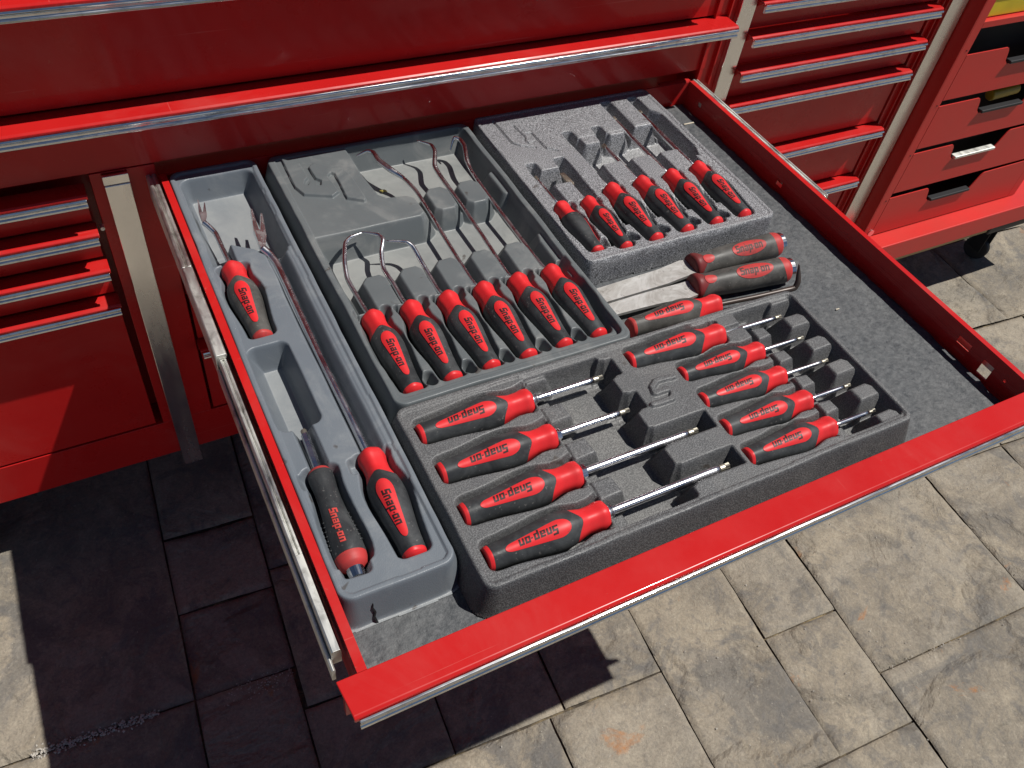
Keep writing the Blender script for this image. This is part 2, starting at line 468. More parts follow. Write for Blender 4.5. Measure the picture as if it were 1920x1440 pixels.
# a ring of plain slabs beyond the frame
big = []
for i in range(-5, 9):
    for j in range(-8, 9):
        u0 = i*0.9-0.5+(0.3 if j % 2 else 0); v0 = j*0.62
        cx, cy = u0+0.45, v0+0.31
        if -1.9 < cx < 4.6 and -2.2 < cy < 1.2: continue
        big.append((u0, u0+0.9, v0, v0+0.62))
def slab(u0, u1, v0, v1, res, seed):
    nu = max(2, int((u1-u0)/res)); nv = max(2, int((v1-v0)/res))
    g = 0.0020
    uu, vv = np.meshgrid(np.linspace(u0+g, u1-g, nu+1), np.linspace(v0+g, v1-g, nv+1), indexing='ij')
    wob = (fbm(uu*9+seed, vv*9, 4)-0.5)*0.010
    sd = np.minimum(np.minimum(uu-u0, u1-uu), np.minimum(vv-v0, v1-vv))-g
    edge = np.clip(sd/0.010, 0, 1); edge = edge*edge*(3-2*edge)
    n = fbm(uu*3.1+seed*1.7, vv*3.1+seed, 6, 0.55)
    ter = np.floor(n*9+0.35*fbm(uu*20, vv*20, 3))/9
    fr = n*9-np.floor(n*9)
    z = -1.080+(0.55*ter+0.45*n-0.5)*0.022+(fbm(uu*22+seed, vv*22, 4)-0.5)*0.003-(1-edge)*0.0065
    uw = uu+wob*(1-np.abs(edge*2-1)*0)*0.35*(np.clip(sd/0.01, 0, 1)*0+1); vw = vv+wob*0.35
    y = (vw-K*uw)/(1+K*K); x = uw+K*y
    V = np.stack([x, y, z], -1).reshape(-1, 3)
    idx = np.arange((nu+1)*(nv+1)).reshape(nu+1, nv+1)
    F = np.stack([idx[:-1, :-1], idx[1:, :-1], idx[1:, 1:], idx[:-1, 1:]], -1).reshape(-1, 4)
    return V.tolist(), F.tolist()
for i, r_ in enumerate(rects):
    mk('paving_slab', slab(*r_, 0.010 if i < 40 else .03, i*3.7), 'stone', ground, smooth=True)
for i, r_ in enumerate(big):
    mk('paving_slab', slab(*r_, 0.3, i*1.3), 'stone', ground)

def crumbs(u0, u1, v, n, spread, seed, size):
    rn = random.Random(seed); V = []; F = []
    for _ in range(n):
        u = rn.uniform(u0, u1); w = v+rn.gauss(0, spread); r = size*rn.uniform(.4, 1.3)
        x, y = uv2xy(u, w); z = -1.0795+rn.uniform(-.002, .0015); b = len(V); a = rn.uniform(0, 6.28)
        for k in range(4): V.append((x+r*math.cos(a+k*1.571)*rn.uniform(.6, 1.2), y+r*math.sin(a+k*1.571)*rn.uniform(.6, 1.2), z))
        V.append((x, y, z+r*.7)); V.append((x, y, z-r*.7))
        for k in range(4): F += [(b+k, b+(k+1) % 4, b+4), (b+(k+1) % 4, b+k, b+5)]
    return V, F
M['crumb'] = m_flat('pale mortar crumbs', (0.46, 0.43, 0.38), 0.9)
cr = mk('mortar_crumbs', join(crumbs(-.55, -.28, -.531, 420, .006, 3, .0032), crumbs(-.14, .03, -.548, 130, .011, 4, .0018), crumbs(1.46, 1.75, -1.09, 26, .004, 5, .0022), crumbs(.2, 2.3, -.85, 160, .25, 6, .0022)), 'crumb')
cr['kind'] = 'stuff'; cr['label'] = 'pale crumbs of mortar and grit scattered along the paving joints'

# ------------------------------------------------------------------ tool cabinet
cab = thing('tool_cabinet', (0.4, 0.4, -GZ), 'large red rolling tool cabinet with chrome drawer pulls and one wide drawer open', 'tool cabinet')
XL, XR = -1.45, 2.058
def shelf(x0, x1, zt, yf, prot, parent, zb, ztop_gap=0.0, label=None):
    """one drawer front: recessed face, folded shelf on top, chrome pull along its lip"""
    fr = -prot
    prof = [(yf+.004, zt), (fr+.004, zt), (fr, zt-.003), (fr, zt-.009), (fr+.004, zt-.009), (fr+.004, zt-.004), (yf+.004, zt-.004)]
    a = extrude_x(prof, x0, x1)
    face = box(x0+.004, x1-.004, yf, yf+.012, zb, zt-.0045)
    gus = ([(x0+.0005, yf, zt-.004), (x0+.0005, fr+.005, zt-.0045), (x0+.0045, yf, zt-.034), (x0+.004, yf, zt-.004)], [(0, 1, 2)])
    ends = []
    for xx, s in ((x0, 1), (x1, -1)):
        n = [(xx, yf+.002, zt-.0045), (xx, fr+.0045, zt-.0045), (xx, yf+.002, zt-.032),
             (xx+s*.0025, yf+.002, zt-.0045), (xx+s*.0025, fr+.0045, zt-.0045), (xx+s*.0025, yf+.002, zt-.032)]
        ends.append((n, [(0, 1, 2), (3, 5, 4), (0, 3, 4, 1), (1, 4, 5, 2), (2, 5, 3, 0)]))
    d = mk('drawer', join(a, face, *ends), 'red', parent, bev=0.0009)
    if label: d['label'] = label
    cp = [(fr-.0008, zt-.005), (fr-.0045, zt-.0055), (fr-.006, zt-.0085), (fr-.0045, zt-.0115), (fr-.003, zt-.0130), (fr-.003, zt-.0165),
          (fr-.0055, zt-.0190), (fr-.0060, zt-.0225), (fr-.004, zt-.0245), (fr+.002, zt-.0245), (fr+.002, zt-.0095), (fr-.0008, zt-.0095)]
    mk('drawer_pull', extrude_x(cp, x0+.004, x1-.003), 'chrome', d, bev=0.0006)
    return d
# carcass: frame posts, bottom rail, deep box behind everything
body = join(
    box(XL, XR+.06, 0.075, 0.95, -0.815, 0.75),
    box(XL, XR+.046, .0045, 0.0745, -0.815, -0.694),           # bottom rail
    box(-0.1165, -0.003, .0045, 0.0745, -0.694, 0.0165),       # left post
    box(1.2465, 1.349, .0045, 0.0745, -0.694, 0.70),           # post right of the wide drawers
    box(2.003, 2.1035, .0045, 0.0745, -0.694, 0.70),           # right end post
    box(1.2405, 1.2440, -.004, .0040, -0.05, 0.70),
)
mk('cabinet_body', body, 'red', cab, bev=0.0012)
mk('frame_bead', box(1.2800, 1.2840, -.004, .0042, -0.02, .70), 'red', cab)
mk('frame_bead', box(2.020, 2.024, -.004, .0042, -.69, .70), 'red', cab)
mk('frame_bead', box(2.038, 2.0415, -.004, .0042, -.69, .70), 'red', cab)
mk('corner_strip', ([(x, y, z) for z in (-.857, .70) for x, y in ((2.058, -.0015), (2.1035, -.0150), (2.1035, .0042), (2.058, .0042))], [(0, 3, 2, 1), (4, 5, 6, 7), (0, 1, 5, 4), (1, 2, 6, 5), (2, 3, 7, 6), (3, 0, 4, 7)]), 'strip', cab, bev=.001)  # front face tilted on purpose so it mirrors lit paving, not the cart
for xa, xb, zt in ((-0.0965, -0.0515, -0.004), (1.3035, 1.3490, 0.70)):
    s_ = mk('corner_strip', box(xa, xb, -.0105, .0043, -0.857, zt), 'strip', cab, bev=0.0022, seg=3)
mk('strip_cap', box(-0.0965, -0.0515, -.0085, .0042, -0.0035, 0.0150), 'strip', cab, bev=0.001)
# upper wide drawers
shelf(XL, 1.2775, 0.352, .004, .048, cab, 0.1525)
shelf(XL, 1.2775, 0.148, .004, .050, cab, 0.0195)
shelf(XL, 1.2775, 0.70, .004, .048, cab, 0.358)
# left bank
for zt, zb in ((-.001, -.082), (-.088, -.168), (-.175, -.261), (-.2675, -.688)):
    shelf(-1.40, -0.1285, zt, .005, .030, cab, zb)
mk('lock_pin', cyl((-.1195, -.006, -.092), (0, 1, 0), .004, .012), 'zinc', cab)
# middle bank under the open drawer
for zt, zb in ((-.100, -.186), (-.190, -.277), (-.281, -.448), (-.452, -.688)):
    shelf(-0.0005, 1.238, zt, .005, .030, cab, zb)
# right bank
for zt, zb in ((.272, .190), (.185, .106), (.1015, .0165), (.012, -.0725), (-.077, -.254), (-.259, -.432), (-.437, -.688)):
    shelf(1.352, 1.996, zt, .005, .030, cab, zb)
# casters
for cx, cy in ((-1.2, 0.12), (-0.62, 0.10), (1.1, .75), (1.95, 0.16), (-1.2, .8)):
    c = mk('caster', join(cyl((cx, cy, -1.000), (1, .25, 0), .078, .05, 28), box(cx-.035, cx+.035, cy-.05, cy+.05, -.90, -.8155)), 'tyre', cab, bev=.003)

# ---- the wide drawer, pulled out
def cells(x0, x1, ys, zs, holes):
    out = []
    for i in range(len(ys)-1):
        for j in range(len(zs)-1):
            cy = (ys[i]+ys[i+1])/2; cz = (zs[j]+zs[j+1])/2
            if any(a < cy < b and c < cz < d for a, b, c, d in holes): continue
            out.append(box(x0, x1, ys[i], ys[i+1], zs[j], zs[j+1]))
    return join(*out)
hl = [(-.920, -.891, -.035, -.021), (-.975, -.952, -.056, -.024), (-.067, -.055, -.038, -.026), (-.38, -.362, -.05, -.036), (-1.0045, -1.0, -.031, -.0265)]
ysr = sorted({-1.046, -.008} | {v for h in hl for v in h[:2]}); zsr = sorted({-.088, -.003} | {v for h in hl for v in h[2:]})
pan = join(
    box(0.0, 1.228, -1.046, -.006, -.066, -.0605),                       # floor
    box(0.0, .0022, -1.046, -.008, -.088, -.003), box(.0022, .0115, -1.046, -.008, -.009, -.0065),
    box(-.0005, .0120, -1.0465, -.0065, -.0030, 0.0),                    # left rolled rim
    cells(1.2175, 1.2190, ysr, zsr, hl),
    box(1.2170, 1.2285, -1.0465, -.0065, -.0030, 0.0),
    box(.0022, 1.2175, -.0075, -.004, -.0605, -.0015),                   # back wall
    box(1.135, 1.222, -.0035, .010, -.0022, -.0005),
    box(-.020, 1.246, -1.0555, -1.0470, -.092, -.0045),                  # front panel
)
od = mk('drawer', pan, 'red', cab, bev=0.0009)
od['label'] = 'wide red drawer pulled fully out over the paving'
fy = -1.097
prof = [(-1.0465, 0.0005), (fy+.004, 0.0005), (fy, -.0025), (fy, -.0105), (fy+.003, -.0105), (fy+.003, -.0045), (-1.0465, -.0045)]
n_ = len(prof)
VV = [(-.027+(0.0 if y > -1.06 else .0045), y, z) for y, z in prof]+[(1.2525-(0.0 if y > -1.06 else .0045), y, z) for y, z in prof]
FF = [(i, i+n_, (i+1) % n_+n_, (i+1) % n_) for i in range(n_)]+[tuple(range(n_)), tuple(reversed(range(n_, 2*n_)))]
mk('front_shelf', (VV, FF), 'red', od, bev=.0016, seg=3)
cp = [(fy-.0008, -.0055), (fy-.0040, -.006), (fy-.0055, -.009), (fy-.0042, -.0125), (fy-.0028, -.0140), (fy-.0028, -.0185), (fy-.0048, -.0205),
      (fy-.0052, -.0245), (fy-.003, -.0265), (fy+.002, -.0265), (fy+.002, -.011), (fy-.0008, -.011)]
mk('drawer_pull', extrude_x(cp, -.0165, 1.244), 'chrome', od, bev=0.0006)
mk('shelf_underside', join(box(-.0185, 1.240, -1.090, -1.0560, -.030, -.0275)), 'tape', od)
# slide rails
def rail(x0, x1, y0, y1, zt, h, groove=True):
    w = x1-x0
    pr = [(x0, zt-h), (x0, zt-.002), (x0+.002, zt), (x0+w*.38, zt), (x0+w*.42, zt-.004), (x0+w*.58, zt-.004), (x0+w*.62, zt), (x1-.002, zt), (x1, zt-.002), (x1, zt-h)] if groove else \
         [(x0, zt-h), (x0, zt-.002), (x0+.002, zt), (x1-.002, zt), (x1, zt-.002), (x1, zt-h)]
    return extrude_y(pr, y0, y1)
a_ = mk('slide_rail', join(rail(-.0225, -.0045, -.270, .010, -.004, .050), rail(-.0225, -.0045, -.487, -.2702, -.004, .050, False)), 'zinc', od, bev=.0012)
b_ = mk('slide_rail', join(rail(-.0185, -.0055, -.86, -.4875, -.0135, .034), rail(-.0185, -.0055, -1.005, -.8602, -.0135, .034, False), rail(-.0240, -.0190, -1.02, -.49, -.030, .028, False)), 'zinc', od, bev=.0008)
mk('slide_rail', join(rail(1.2305, 1.2450, -.481, .0035, -.001, .050)), 'zinc', od, bev=.0012)
mk('slide_rail', rail(1.2310, 1.2400, -1.01, -.482, -.014, .030, False), 'zinc', od)
mk('rail_screw', join(cyl((1.2215, -.0605, -.032), (1, 0, 0), .006, .004, 16)), 'zinc', od)

# liner
def liner():
    x0, x1, y0, y1 = 0.0135, 1.196, -1.0455, -.010
    nx, ny = 240, 210
    X, Y = np.meshgrid(np.linspace(x0, x1, nx+1), np.linspace(y0, y1, ny+1), indexing='ij')
    Z = -.0575+(fbm(X*60, Y*60, 3)-.5)*.0022+(fbm(X*7, Y*7, 2)-.5)*.0015
    Xw = X+(fbm(Y*25, X*0, 4)-.5)*.010*(X > 1.19)+.013*(X > 1.19)
    V = np.stack([Xw, Y, Z], -1).reshape(-1, 3)
    idx = np.arange((nx+1)*(ny+1)).reshape(nx+1, ny+1)
    F = np.stack([idx[:-1, :-1], idx[1:, :-1], idx[1:, 1:], idx[:-1, 1:]], -1).reshape(-1, 4).tolist()
    ring = list(idx[:, 0])+list(idx[-1, 1:])+list(idx[::-1, -1][1:])+list(idx[0, ::-1][1:-1])
    V = V.tolist(); n = len(V)
    for k in ring: V.append([V[k][0], V[k][1], -.0603])
    m_ = len(ring)
    for k in range(m_): F.append([ring[(k+1) % m_], ring[k], n+k, n+(k+1) % m_])
    return V, F
tag(mk('drawer_liner', liner(), 'liner', smooth=True, origin=(0.6, -.5, -.06)), 'dark grey pitted rubber mat lining the floor of the open drawer', 'drawer liner')
tag(mk('tape_scrap', join(box(1.160, 1.188, -.0925, -.0885, -.0560, -.0552)), 'tape', origin=(1.17, -.09, -.056)), 'short pale scrap of tape on the liner beside the speckled tray', 'tape')

# ------------------------------------------------------------------ moulded trays: one continuous moulded surface each
RES = 0.0018
def smin(a, b, k):
    h = np.clip(0.5+0.5*(b-a)/k, 0, 1); return b*(1-h)+a*h-k*h*(1-h)
def smax(a, b, k): return -smin(-a, -b, k)
class Tray:
    def __init__(s, x0, x1, y0, y1, top, rc, seed, RES=.0015):
        s.b = (x0, x1, y0, y1); s.top = top; m = .022
        nx = int((x1-x0+2*m)/RES); ny = int((y1-y0+2*m)/RES)
        s.X, s.Y = np.meshgrid(np.linspace(x0-m, x1+m, nx), np.linspace(y0-m, y1+m, ny), indexing='ij')
        wx = (fbm(s.X*9+seed, s.Y*9, 3)-.5)*.004; wy = (fbm(s.X*9, s.Y*9+seed, 3)-.5)*.004
        s.x = s.X+wx; s.y = s.Y+wy
        s.out = s.rb((x0+x1)/2, (y0+y1)/2, (x1-x0)/2, (y1-y0)/2, rc)
        s.H = np.full(s.X.shape, top)
        s.seed = seed
    def rb(s, cx, cy, hx, hy, r):
        qx = np.abs(s.x-cx)-hx+r; qy = np.abs(s.y-cy)-hy+r
        return np.hypot(np.maximum(qx, 0), np.maximum(qy, 0))+np.minimum(np.maximum(qx, qy), 0)-r
    def box(s, x0, x1, y0, y1, r=.006):
        r = min(r, (x1-x0)/2-1e-4, (y1-y0)/2-1e-4)
        return s.rb((x0+x1)/2, (y0+y1)/2, (x1-x0)/2, (y1-y0)/2, r)
    def poly(s, pts):
        d = np.full(s.X.shape, 1e9); ins = np.zeros(s.X.shape, bool); n = len(pts)
        for i in range(n):
            ax, ay = pts[i]; bx, by = pts[(i+1) % n]
            ex, ey = bx-ax, by-ay
            t = np.clip(((s.x-ax)*ex+(s.y-ay)*ey)/(ex*ex+ey*ey), 0, 1)
            d = np.minimum(d, np.hypot(s.x-ax-t*ex, s.y-ay-t*ey))
            c = ((ay > s.y) != (by > s.y)) & (s.x < (bx-ax)*(s.y-ay)/(by-ay+1e-12)+ax)
            ins ^= c
        return np.where(ins, -d, d)
    def line(s, pts, w):
        d = np.full(s.X.shape, 1e9)
        for (ax, ay), (bx, by) in zip(pts[:-1], pts[1:]):
            ex, ey = bx-ax, by-ay
            t = np.clip(((s.x-ax)*ex+(s.y-ay)*ey)/(ex*ex+ey*ey+1e-12), 0, 1)
            d = np.minimum(d, np.hypot(s.x-ax-t*ex, s.y-ay-t*ey))
        return d-w
    def handle(s, bx, by, nx, ny, rf, clr=.005, e0=.004, e1=.003):
        L = math.hypot(nx-bx, ny-by); ux, uy = (nx-bx)/L, (ny-by)/L
        t = (s.x-bx)*ux+(s.y-by)*uy; p = np.abs(-(s.x-bx)*uy+(s.y-by)*ux)
        q = np.clip(t/L, 0, 1)
        r = np.interp(q, *rf)*L+clr
        return smax(p-r, smax(-t-e0, t-L-e1, .006), .010)
    def cut(s, sd, floor, k=.004, slope=3.4, kf=.006, ref=None):
        ref = s.top if ref is None else ref
        w = smax(np.full(s.X.shape, floor), ref+slope*sd, kf)
        s.H = smin(s.H, w, k)
    def pad(s, sd, zt, k=.004, slope=3.0, kt=.005):
        w = smin(np.full(s.X.shape, zt), zt-slope*sd, kt)
        s.H = smax(s.H, w, k)
    def emboss(s, sd, h, w=.0025):
        s.H = s.H+h*np.clip(.5-sd/w, 0, 1)
    def build(s, name, mat, label, cat, group=None, bot=-.0570, slope=4.2, flange=0.0):
        # lip round the edge, then skirt down to the liner
        o = s.out
        s.H = smax(s.H, s.top-np.maximum(0, np.abs(o+.0045)-.0035)*2.2, .002)*1.0
        H = smin(s.H, s.top-slope*(o+.0012), .005)
        H = np.maximum(H, bot+.0008)
        H = H+(fbm(s.X*14+s.seed, s.Y*14, 3)-.5)*.0016
        lim = (s.top-bot)/slope+flange
        V = np.stack([s.X, s.Y, H], -1).reshape(-1, 3)
        nx, ny = s.X.shape
        idx = np.arange(nx*ny).reshape(nx, ny)
        keep = (o < lim)
        kq = keep[:-1, :-1] & keep[1:, :-1] & keep[1:, 1:] & keep[:-1, 1:]
        F = np.stack([idx[:-1, :-1], idx[1:, :-1], idx[1:, 1:], idx[:-1, 1:]], -1)[kq]
        used = np.unique(F); remap = -np.ones(nx*ny, int); remap[used] = np.arange(len(used))
        V = V[used]; F = remap[F]
        x0, x1, y0, y1 = s.b
        org = wp(((x0+x1)/2, (y0+y1)/2, bot))
        V = V*S+np.array([0, 0, GZ*S])-np.array(org)
        me = bpy.data.meshes.new(name)
        me.vertices.add(len(V)); me.vertices.foreach_set('co', V.ravel())
        me.loops.add(F.size); me.loops.foreach_set('vertex_index', F.ravel())
        me.polygons.add(len(F)); me.polygons.foreach_set('loop_start', np.arange(len(F))*4); me.polygons.foreach_set('loop_total', np.full(len(F), 4))
        me.polygons.foreach_set('use_smooth', np.ones(len(F), bool))
        me.materials.append(M[mat]); me.update(calc_edges=True); me.validate()
        ob = link(name, me, None, org)
        tag(ob, label, cat, group)
        return ob

# handle profiles: t (0 butt .. 1 neck end), r / L
PROF = ([0, .02, .06, .15, .25, .35, .45, .55, .63, .70, .76, .82, .90, .96, 1.0],
        [.088, .096, .100, .104, .112, .125, .139, .149, .149, .138, .121, .106, .108, .121, .112])
PROF3 = ([0, .03, .08, .15, .25, .40, .55, .68, .80, .90, .96, 1.0],
         [.070, .112, .130, .138, .136, .122, .108, .100, .101, .110, .110, .092])
PROFB = ([0, .02, .05, .12, .3, .5, .7, .84, .90, .95, .985, 1.0],
         [.085, .110, .118, .119, .118, .119, .113, .102, .108, .122, .118, .095])
LARGE = .1865
PX = [.2379+.0682*k for k in range(6)]
TOOL = {}
for k in range(6): TOOL['P%d' % (k+1)] = (PX[k]+.001, -.652, PX[k]-.001, -.4745)
for k in range(4): TOOL['S%d' % (k+1)] = (.2085+.0005*k, -.7395-.0752*k, .3950+.0005*k, -.7390-.0755*k)
TOOL['R1'] = (.5880, -.7265, .7770, -.7295)
for k in range(4): TOOL['R%d' % (k+2)] = (.6550, -.7855-.0600*k, .8210+.001*k, -.7880-.0600*k)
TOOL.update(M1=(.6835, -.470, .6825, -.3280), M2=(.7415, -.4795, .7410, -.3310), M3=(.8110, -.4790, .8080, -.3105), M4=(.8845, -.4780, .8810, -.3085),
            M5=(.9560, -.4775, .9560, -.3050), M6=(1.0275, -.4765, 1.0280, -.3035), A1=(.0575, -.4680, .0565, -.2895), A2=(.1270, -.9225, .1300, -.7445), A3=(.0475, -.9085, .0545, -.7415))

# tray 1: long two-lane tray on the left
T = Tray(.012, .175, -.957, -.006, 0.0, .022, 3.0)
T.H = smin(T.H, np.where(T.out < -.010, -.0035, 0.0)+0*T.H, .002)
T.cut(T.box(.026, .163, -.236, -.030, .022), -.050)
T.cut(T.poly([(.026, -.20), (.026, -.285), (.060, -.285), (.067, -.238), (.10, -.262), (.112, -.275), (.163, -.275), (.163, -.20)]), -.050)
T.cut(T.box(.040, .069, -.300, -.225, .004), -.044)
T.cut(T.handle(*TOOL['A1'], PROF, .008), -.046)
T.cut(T.box(.115, .1585, -.760, -.250, .006), -.034)
T.pad(T.poly([(.1525, -.285), (.1700, -.262), (.1700, -.742), (.1525, -.742)]), -.0040, slope=2.0)
T.cut(T.handle(*TOOL['A2'], PROF, .009), -.046)
T.cut(T.box(.022, .090, -.668, -.488, .016), -.052)
T.cut(T.box(.040, .072, -.760, -.64, .006), -.046)
T.cut(T.handle(*TOOL['A3'], PROF3, .010, .018), -.048)
T.cut(T.box(.020, .040, -.775, -.745, .008), -.020)
T.cut(T.box(.092, .112, -.775, -.745, .008), -.020)
tray_left = T.build('tool_tray', 't_blue', 'long narrow blue grey moulded tray along the left wall of the drawer', 'tray', flange=.004)

crk = [(.0520, -.9600, -.0200), (.0505, -.9618, -.0270), (.0535, -.9640, -.0360), (.0515, -.9660, -.0440), (.0540, -.9700, -.0560)]
VV = []
for i, (x, y, z) in enumerate(crk):
    w = (.0004, .0010, .0013, .0011, .0016)[i]
    VV += [(x-w, y-.0022, z), (x+w, y-.0022, z), (x+w, y+.003, z), (x-w, y+.003, z)]
FF = [(i*4+q, i*4+(q+1) % 4, i*4+4+(q+1) % 4, i*4+4+q) for i in range(4) for q in range(4)]+[(3, 2, 1, 0), (16, 17, 18, 19)]
mk('crack', (VV, FF), 'black', tray_left)
# tray 2: hook and pick tray with raised panel
T = Tray(.195, .623, -.687, -.012, 0.0, .020, 8.0, .0013)
T.cut(T.box(.2075, .611, -.672, -.024, .014), -.052, slope=4)
T.pad(T.poly([(.190, -.683), (.190, -.468), (.630, -.468), (.630, -.683)]), -.012)
T.pad(T.poly([(.190, -.008), (.352, -.008), (.352, -.110), (.360, -.185), (.372, -.200), (.412, -.205), (.4225, -.215), (.4225, -.262), (.412, -.270), (.195, -.270)]), -.0025, slope=2.2)
T.emboss(T.poly([(.2226, -.028), (.2204, -.122), (.2287, -.1487), (.2772, -.1695), (.292, -.160), (.2886, -.1074), (.2973, -.0992), (.3029, -.1045), (.2998, -.1827), (.328, -.2007),
                 (.333, -.1952), (.3305, -.1185), (.3237, -.0961), (.2756, -.0592), (.2626, -.0689), (.264, -.1069), (.2722, -.117), (.2672, -.1315), (.262, -.1298), (.2629, -.1188),
                 (.2503, -.1133), (.2439, -.1239), (.2391, -.1184), (.2435, -.1076), (.2511, -.1003), (.2516, -.0516)]), .0058, .0016)
for k in range(5):
    cx = PX[k]+.0335
    T.pad(T.poly([(cx-.022, -.475), (cx-.022, -.400), (cx-.012, -.388), (cx+.012, -.388), (cx+.020, -.398), (cx+.020, -.475)]), -.011, slope=2.4)
for cx in (.4755, .5420):
    T.pad(T.poly([(cx-.022, -.246), (cx-.022, -.200), (cx-.012, -.188), (cx+.012, -.188), (cx+.022, -.200), (cx+.022, -.246), (cx+.012, -.256), (cx-.012, -.256)]), -.011, slope=2.4)
T.pad(T.box(.598, .640, -.250, -.175, .008), -.012, slope=2.4)
T.pad(T.poly([(.64, -.372), (.603, -.380), (.598, -.400), (.598, -.480), (.64, -.480)]), -.012, slope=2.4)
T.pad(T.poly([(.17, -.395), (.214, -.400), (.214, -.480), (.17, -.480)]), -.016, slope=2.4)
for k in range(6):
    T.cut(T.handle(*TOOL['P%d' % (k+1)], PROF, .0075), -.050, ref=-.012, slope=3.0)
    bx = TOOL['P%d' % (k+1)][0]
    T.cut(T.box(bx-.005, bx+.005, -.50, -.46, .002), -.030, ref=-.012)
    if k < 5: T.cut(T.line([(bx+.030, -.634), (bx+.0315, -.646)], .010), -.046, ref=-.012)
    nx = TOOL['P%d' % (k+1)][2]
    T.cut(T.line([(nx+.024, -.482), (nx+.0255, -.470)], .0085), -.044, ref=-.012)
    T.cut(T.line([(nx-.024, -.480), (nx-.0255, -.474)], .005), -.030, ref=-.012)
T.build('tool_tray', 't_grey', 'smooth grey moulded tray with embossed wrench emblem, holding six bent picks', 'tray')

# tray 3: speckled pick tray at the back right
T = Tray(.643, 1.088, -.499, -.003, 0.0, .014, 13.0)
T.H = np.where(T.out < -.009, -.0018, 0.0)
MX = [TOOL['M%d' % k][0] for k in range(1, 7)]
fl = -.050
T.cut(T.box(.674, .764, -.266, -.214, .006), fl)
T.cut(T.box(.674, .701, -.330, -.184, .008), fl)
T.cut(T.box(.738, .768, -.330, -.184, .008), fl)
T.cut(T.box(.806, 1.068, -.236, -.134, .010), fl)
T.cut(T.box(.805, .833, -.310, -.104, .009), fl)
T.cut(T.box(.877, .905, -.310, -.104, .009), fl)
T.cut(T.box(.950, .980, -.310, -.024, .009), fl)
T.cut(T.box(1.022, 1.052, -.310, -.024, .009), fl)
T.cut(T.poly([(1.03, -.26), (1.03, -.08), (1.052, -.08), (1.069, -.105), (1.072, -.235), (1.060, -.270)]), fl)
T.pad(T.box(.836, .873, -.160, -.100, .005), -.002, slope=3.2)
T.pad(T.box(.908, .946, -.145, -.095, .005), -.002, slope=3.2)
T.pad(T.box(.983, 1.019, -.130, -.030, .005), -.002, slope=3.2)
for k in range(6):
    T.cut(T.handle(*TOOL['M%d' % (k+1)], PROF, .0080, .004, .004), -.048)
    bx, by, nx, ny = TOOL['M%d' % (k+1)]
    if k < 5: T.cut(T.line([(bx+.024, -.452), (bx+.030, -.460)], .0115), -.046)
    T.cut(T.line([(nx+.021, ny-.010), (nx+.021, ny-.002)], .008), -.044)
for k in range(1, 5):
    a, b = MX[k], MX[k+1]
    if k == 1: a += .004
    T.cut(T.poly([(a+.022, -.425), (b-.022, -.425), ((a+b)/2, -.362)]), -.040)
T.emboss(T.line([(.684, -.026), (.686, -.108), (.700, -.124), (.727, -.138)], .0028), -.0050, .0018)
T.emboss(T.line([(.718, -.050), (.724, -.095), (.716, -.110), (.722, -.122), (.736, -.118)], .0018), -.0050, .0018)
T.emboss(T.line([(.735, -.085), (.7435, -.088), (.746, -.148), (.765, -.162)], .0028), -.0050, .0018)
T.build('tool_tray', 't_spark', 'speckled glittery grey foam tray at the back right holding six small tools', 'tray', slope=14.0)

# tray 4: screwdriver tray
T = Tray(.187, .966, -1.015, -.688, 0.0, .018, 21.0)
T.H = np.where(T.out < -.010, -.0035, 0.0)
fl = -.050
SY = [TOOL['S%d' % k][1] for k in range(1, 5)]
RY = [TOOL['R%d' % k][1] for k in range(1, 6)]
T.cut(T.box(.424, .540, -1.0, -.702, .008), fl, slope=4.5)
T.cut(T.box(.398, .450, -1.0, -.702, .008), -.030)
for k in range(4):
    xe = .563 if k < 2 else .645
    T.cut(T.box(.380, xe, SY[k]-.013, SY[k]+.026, .004), fl, slope=3.0)
    T.cut(T.line([(.520, SY[k]+.006), (.535, SY[k]+.006)], .024), fl, slope=3.6)
    T.cut(T.handle(*TOOL['S%d' % (k+1)], PROF, .0085, .006, .004), -.047)
    bx, by, nx, ny = TOOL['S%d' % (k+1)]
    T.cut(T.line([(nx-.004, ny+.024), (nx+.002, ny+.026)], .008), -.044)
    T.cut(T.line([(nx-.004, ny-.024), (nx+.004, ny-.025)], .005), -.040)
for k in range(3):
    ym = (SY[k]+SY[k+1])/2-.002
    T.pad(T.poly([(.404, ym-.016), (.404, ym+.016), (.438, ym+.015), (.441, ym-.014)]), -.009, slope=2.6)
T.pad(T.poly([(.404, -.700), (.404, -.712), (.44, -.712), (.44, -.700)]), -.009, slope=2.6)
T.cut(T.box(.850, .956, -1.0, -.700, .008), fl)
T.cut(T.box(.820, .870, -1.0, -.700, .008), -.030)
for k in range(5):
    T.cut(T.handle(*TOOL['R%d' % (k+1)], PROF, .0065, .005, .004), -.045)
    bx, by, nx, ny = TOOL['R%d' % (k+1)]
    T.cut(T.box(nx-.01, .880, ny-.006, ny+.006, .003), -.040)
    T.cut(T.line([(nx-.004, ny+.020), (nx+.002, ny+.022)], .006), -.044)
for k in range(6):
    ym = (RY[0]+.030 if k == 0 else RY[k-1]-.030)
    T.pad(T.poly([(.908, ym-.013), (.908, ym+.013), (.940, ym+.014), (.948, ym+.006), (.948, ym-.012)]), -.004, slope=2.4)
    if 0 < k < 5: T.pad(T.poly([(.835, ym-.012), (.835, ym+.012), (.860, ym+.010), (.862, ym-.010)]), -.008, slope=2.6)
T.emboss(T.line([(.6348, -.7895), (.6020, -.7875), (.5890, -.7960), (.5860, -.8085), (.6110, -.8095), (.6160, -.8165), (.6060, -.8285), (.5700, -.8275)], .0050), .0052, .0020)
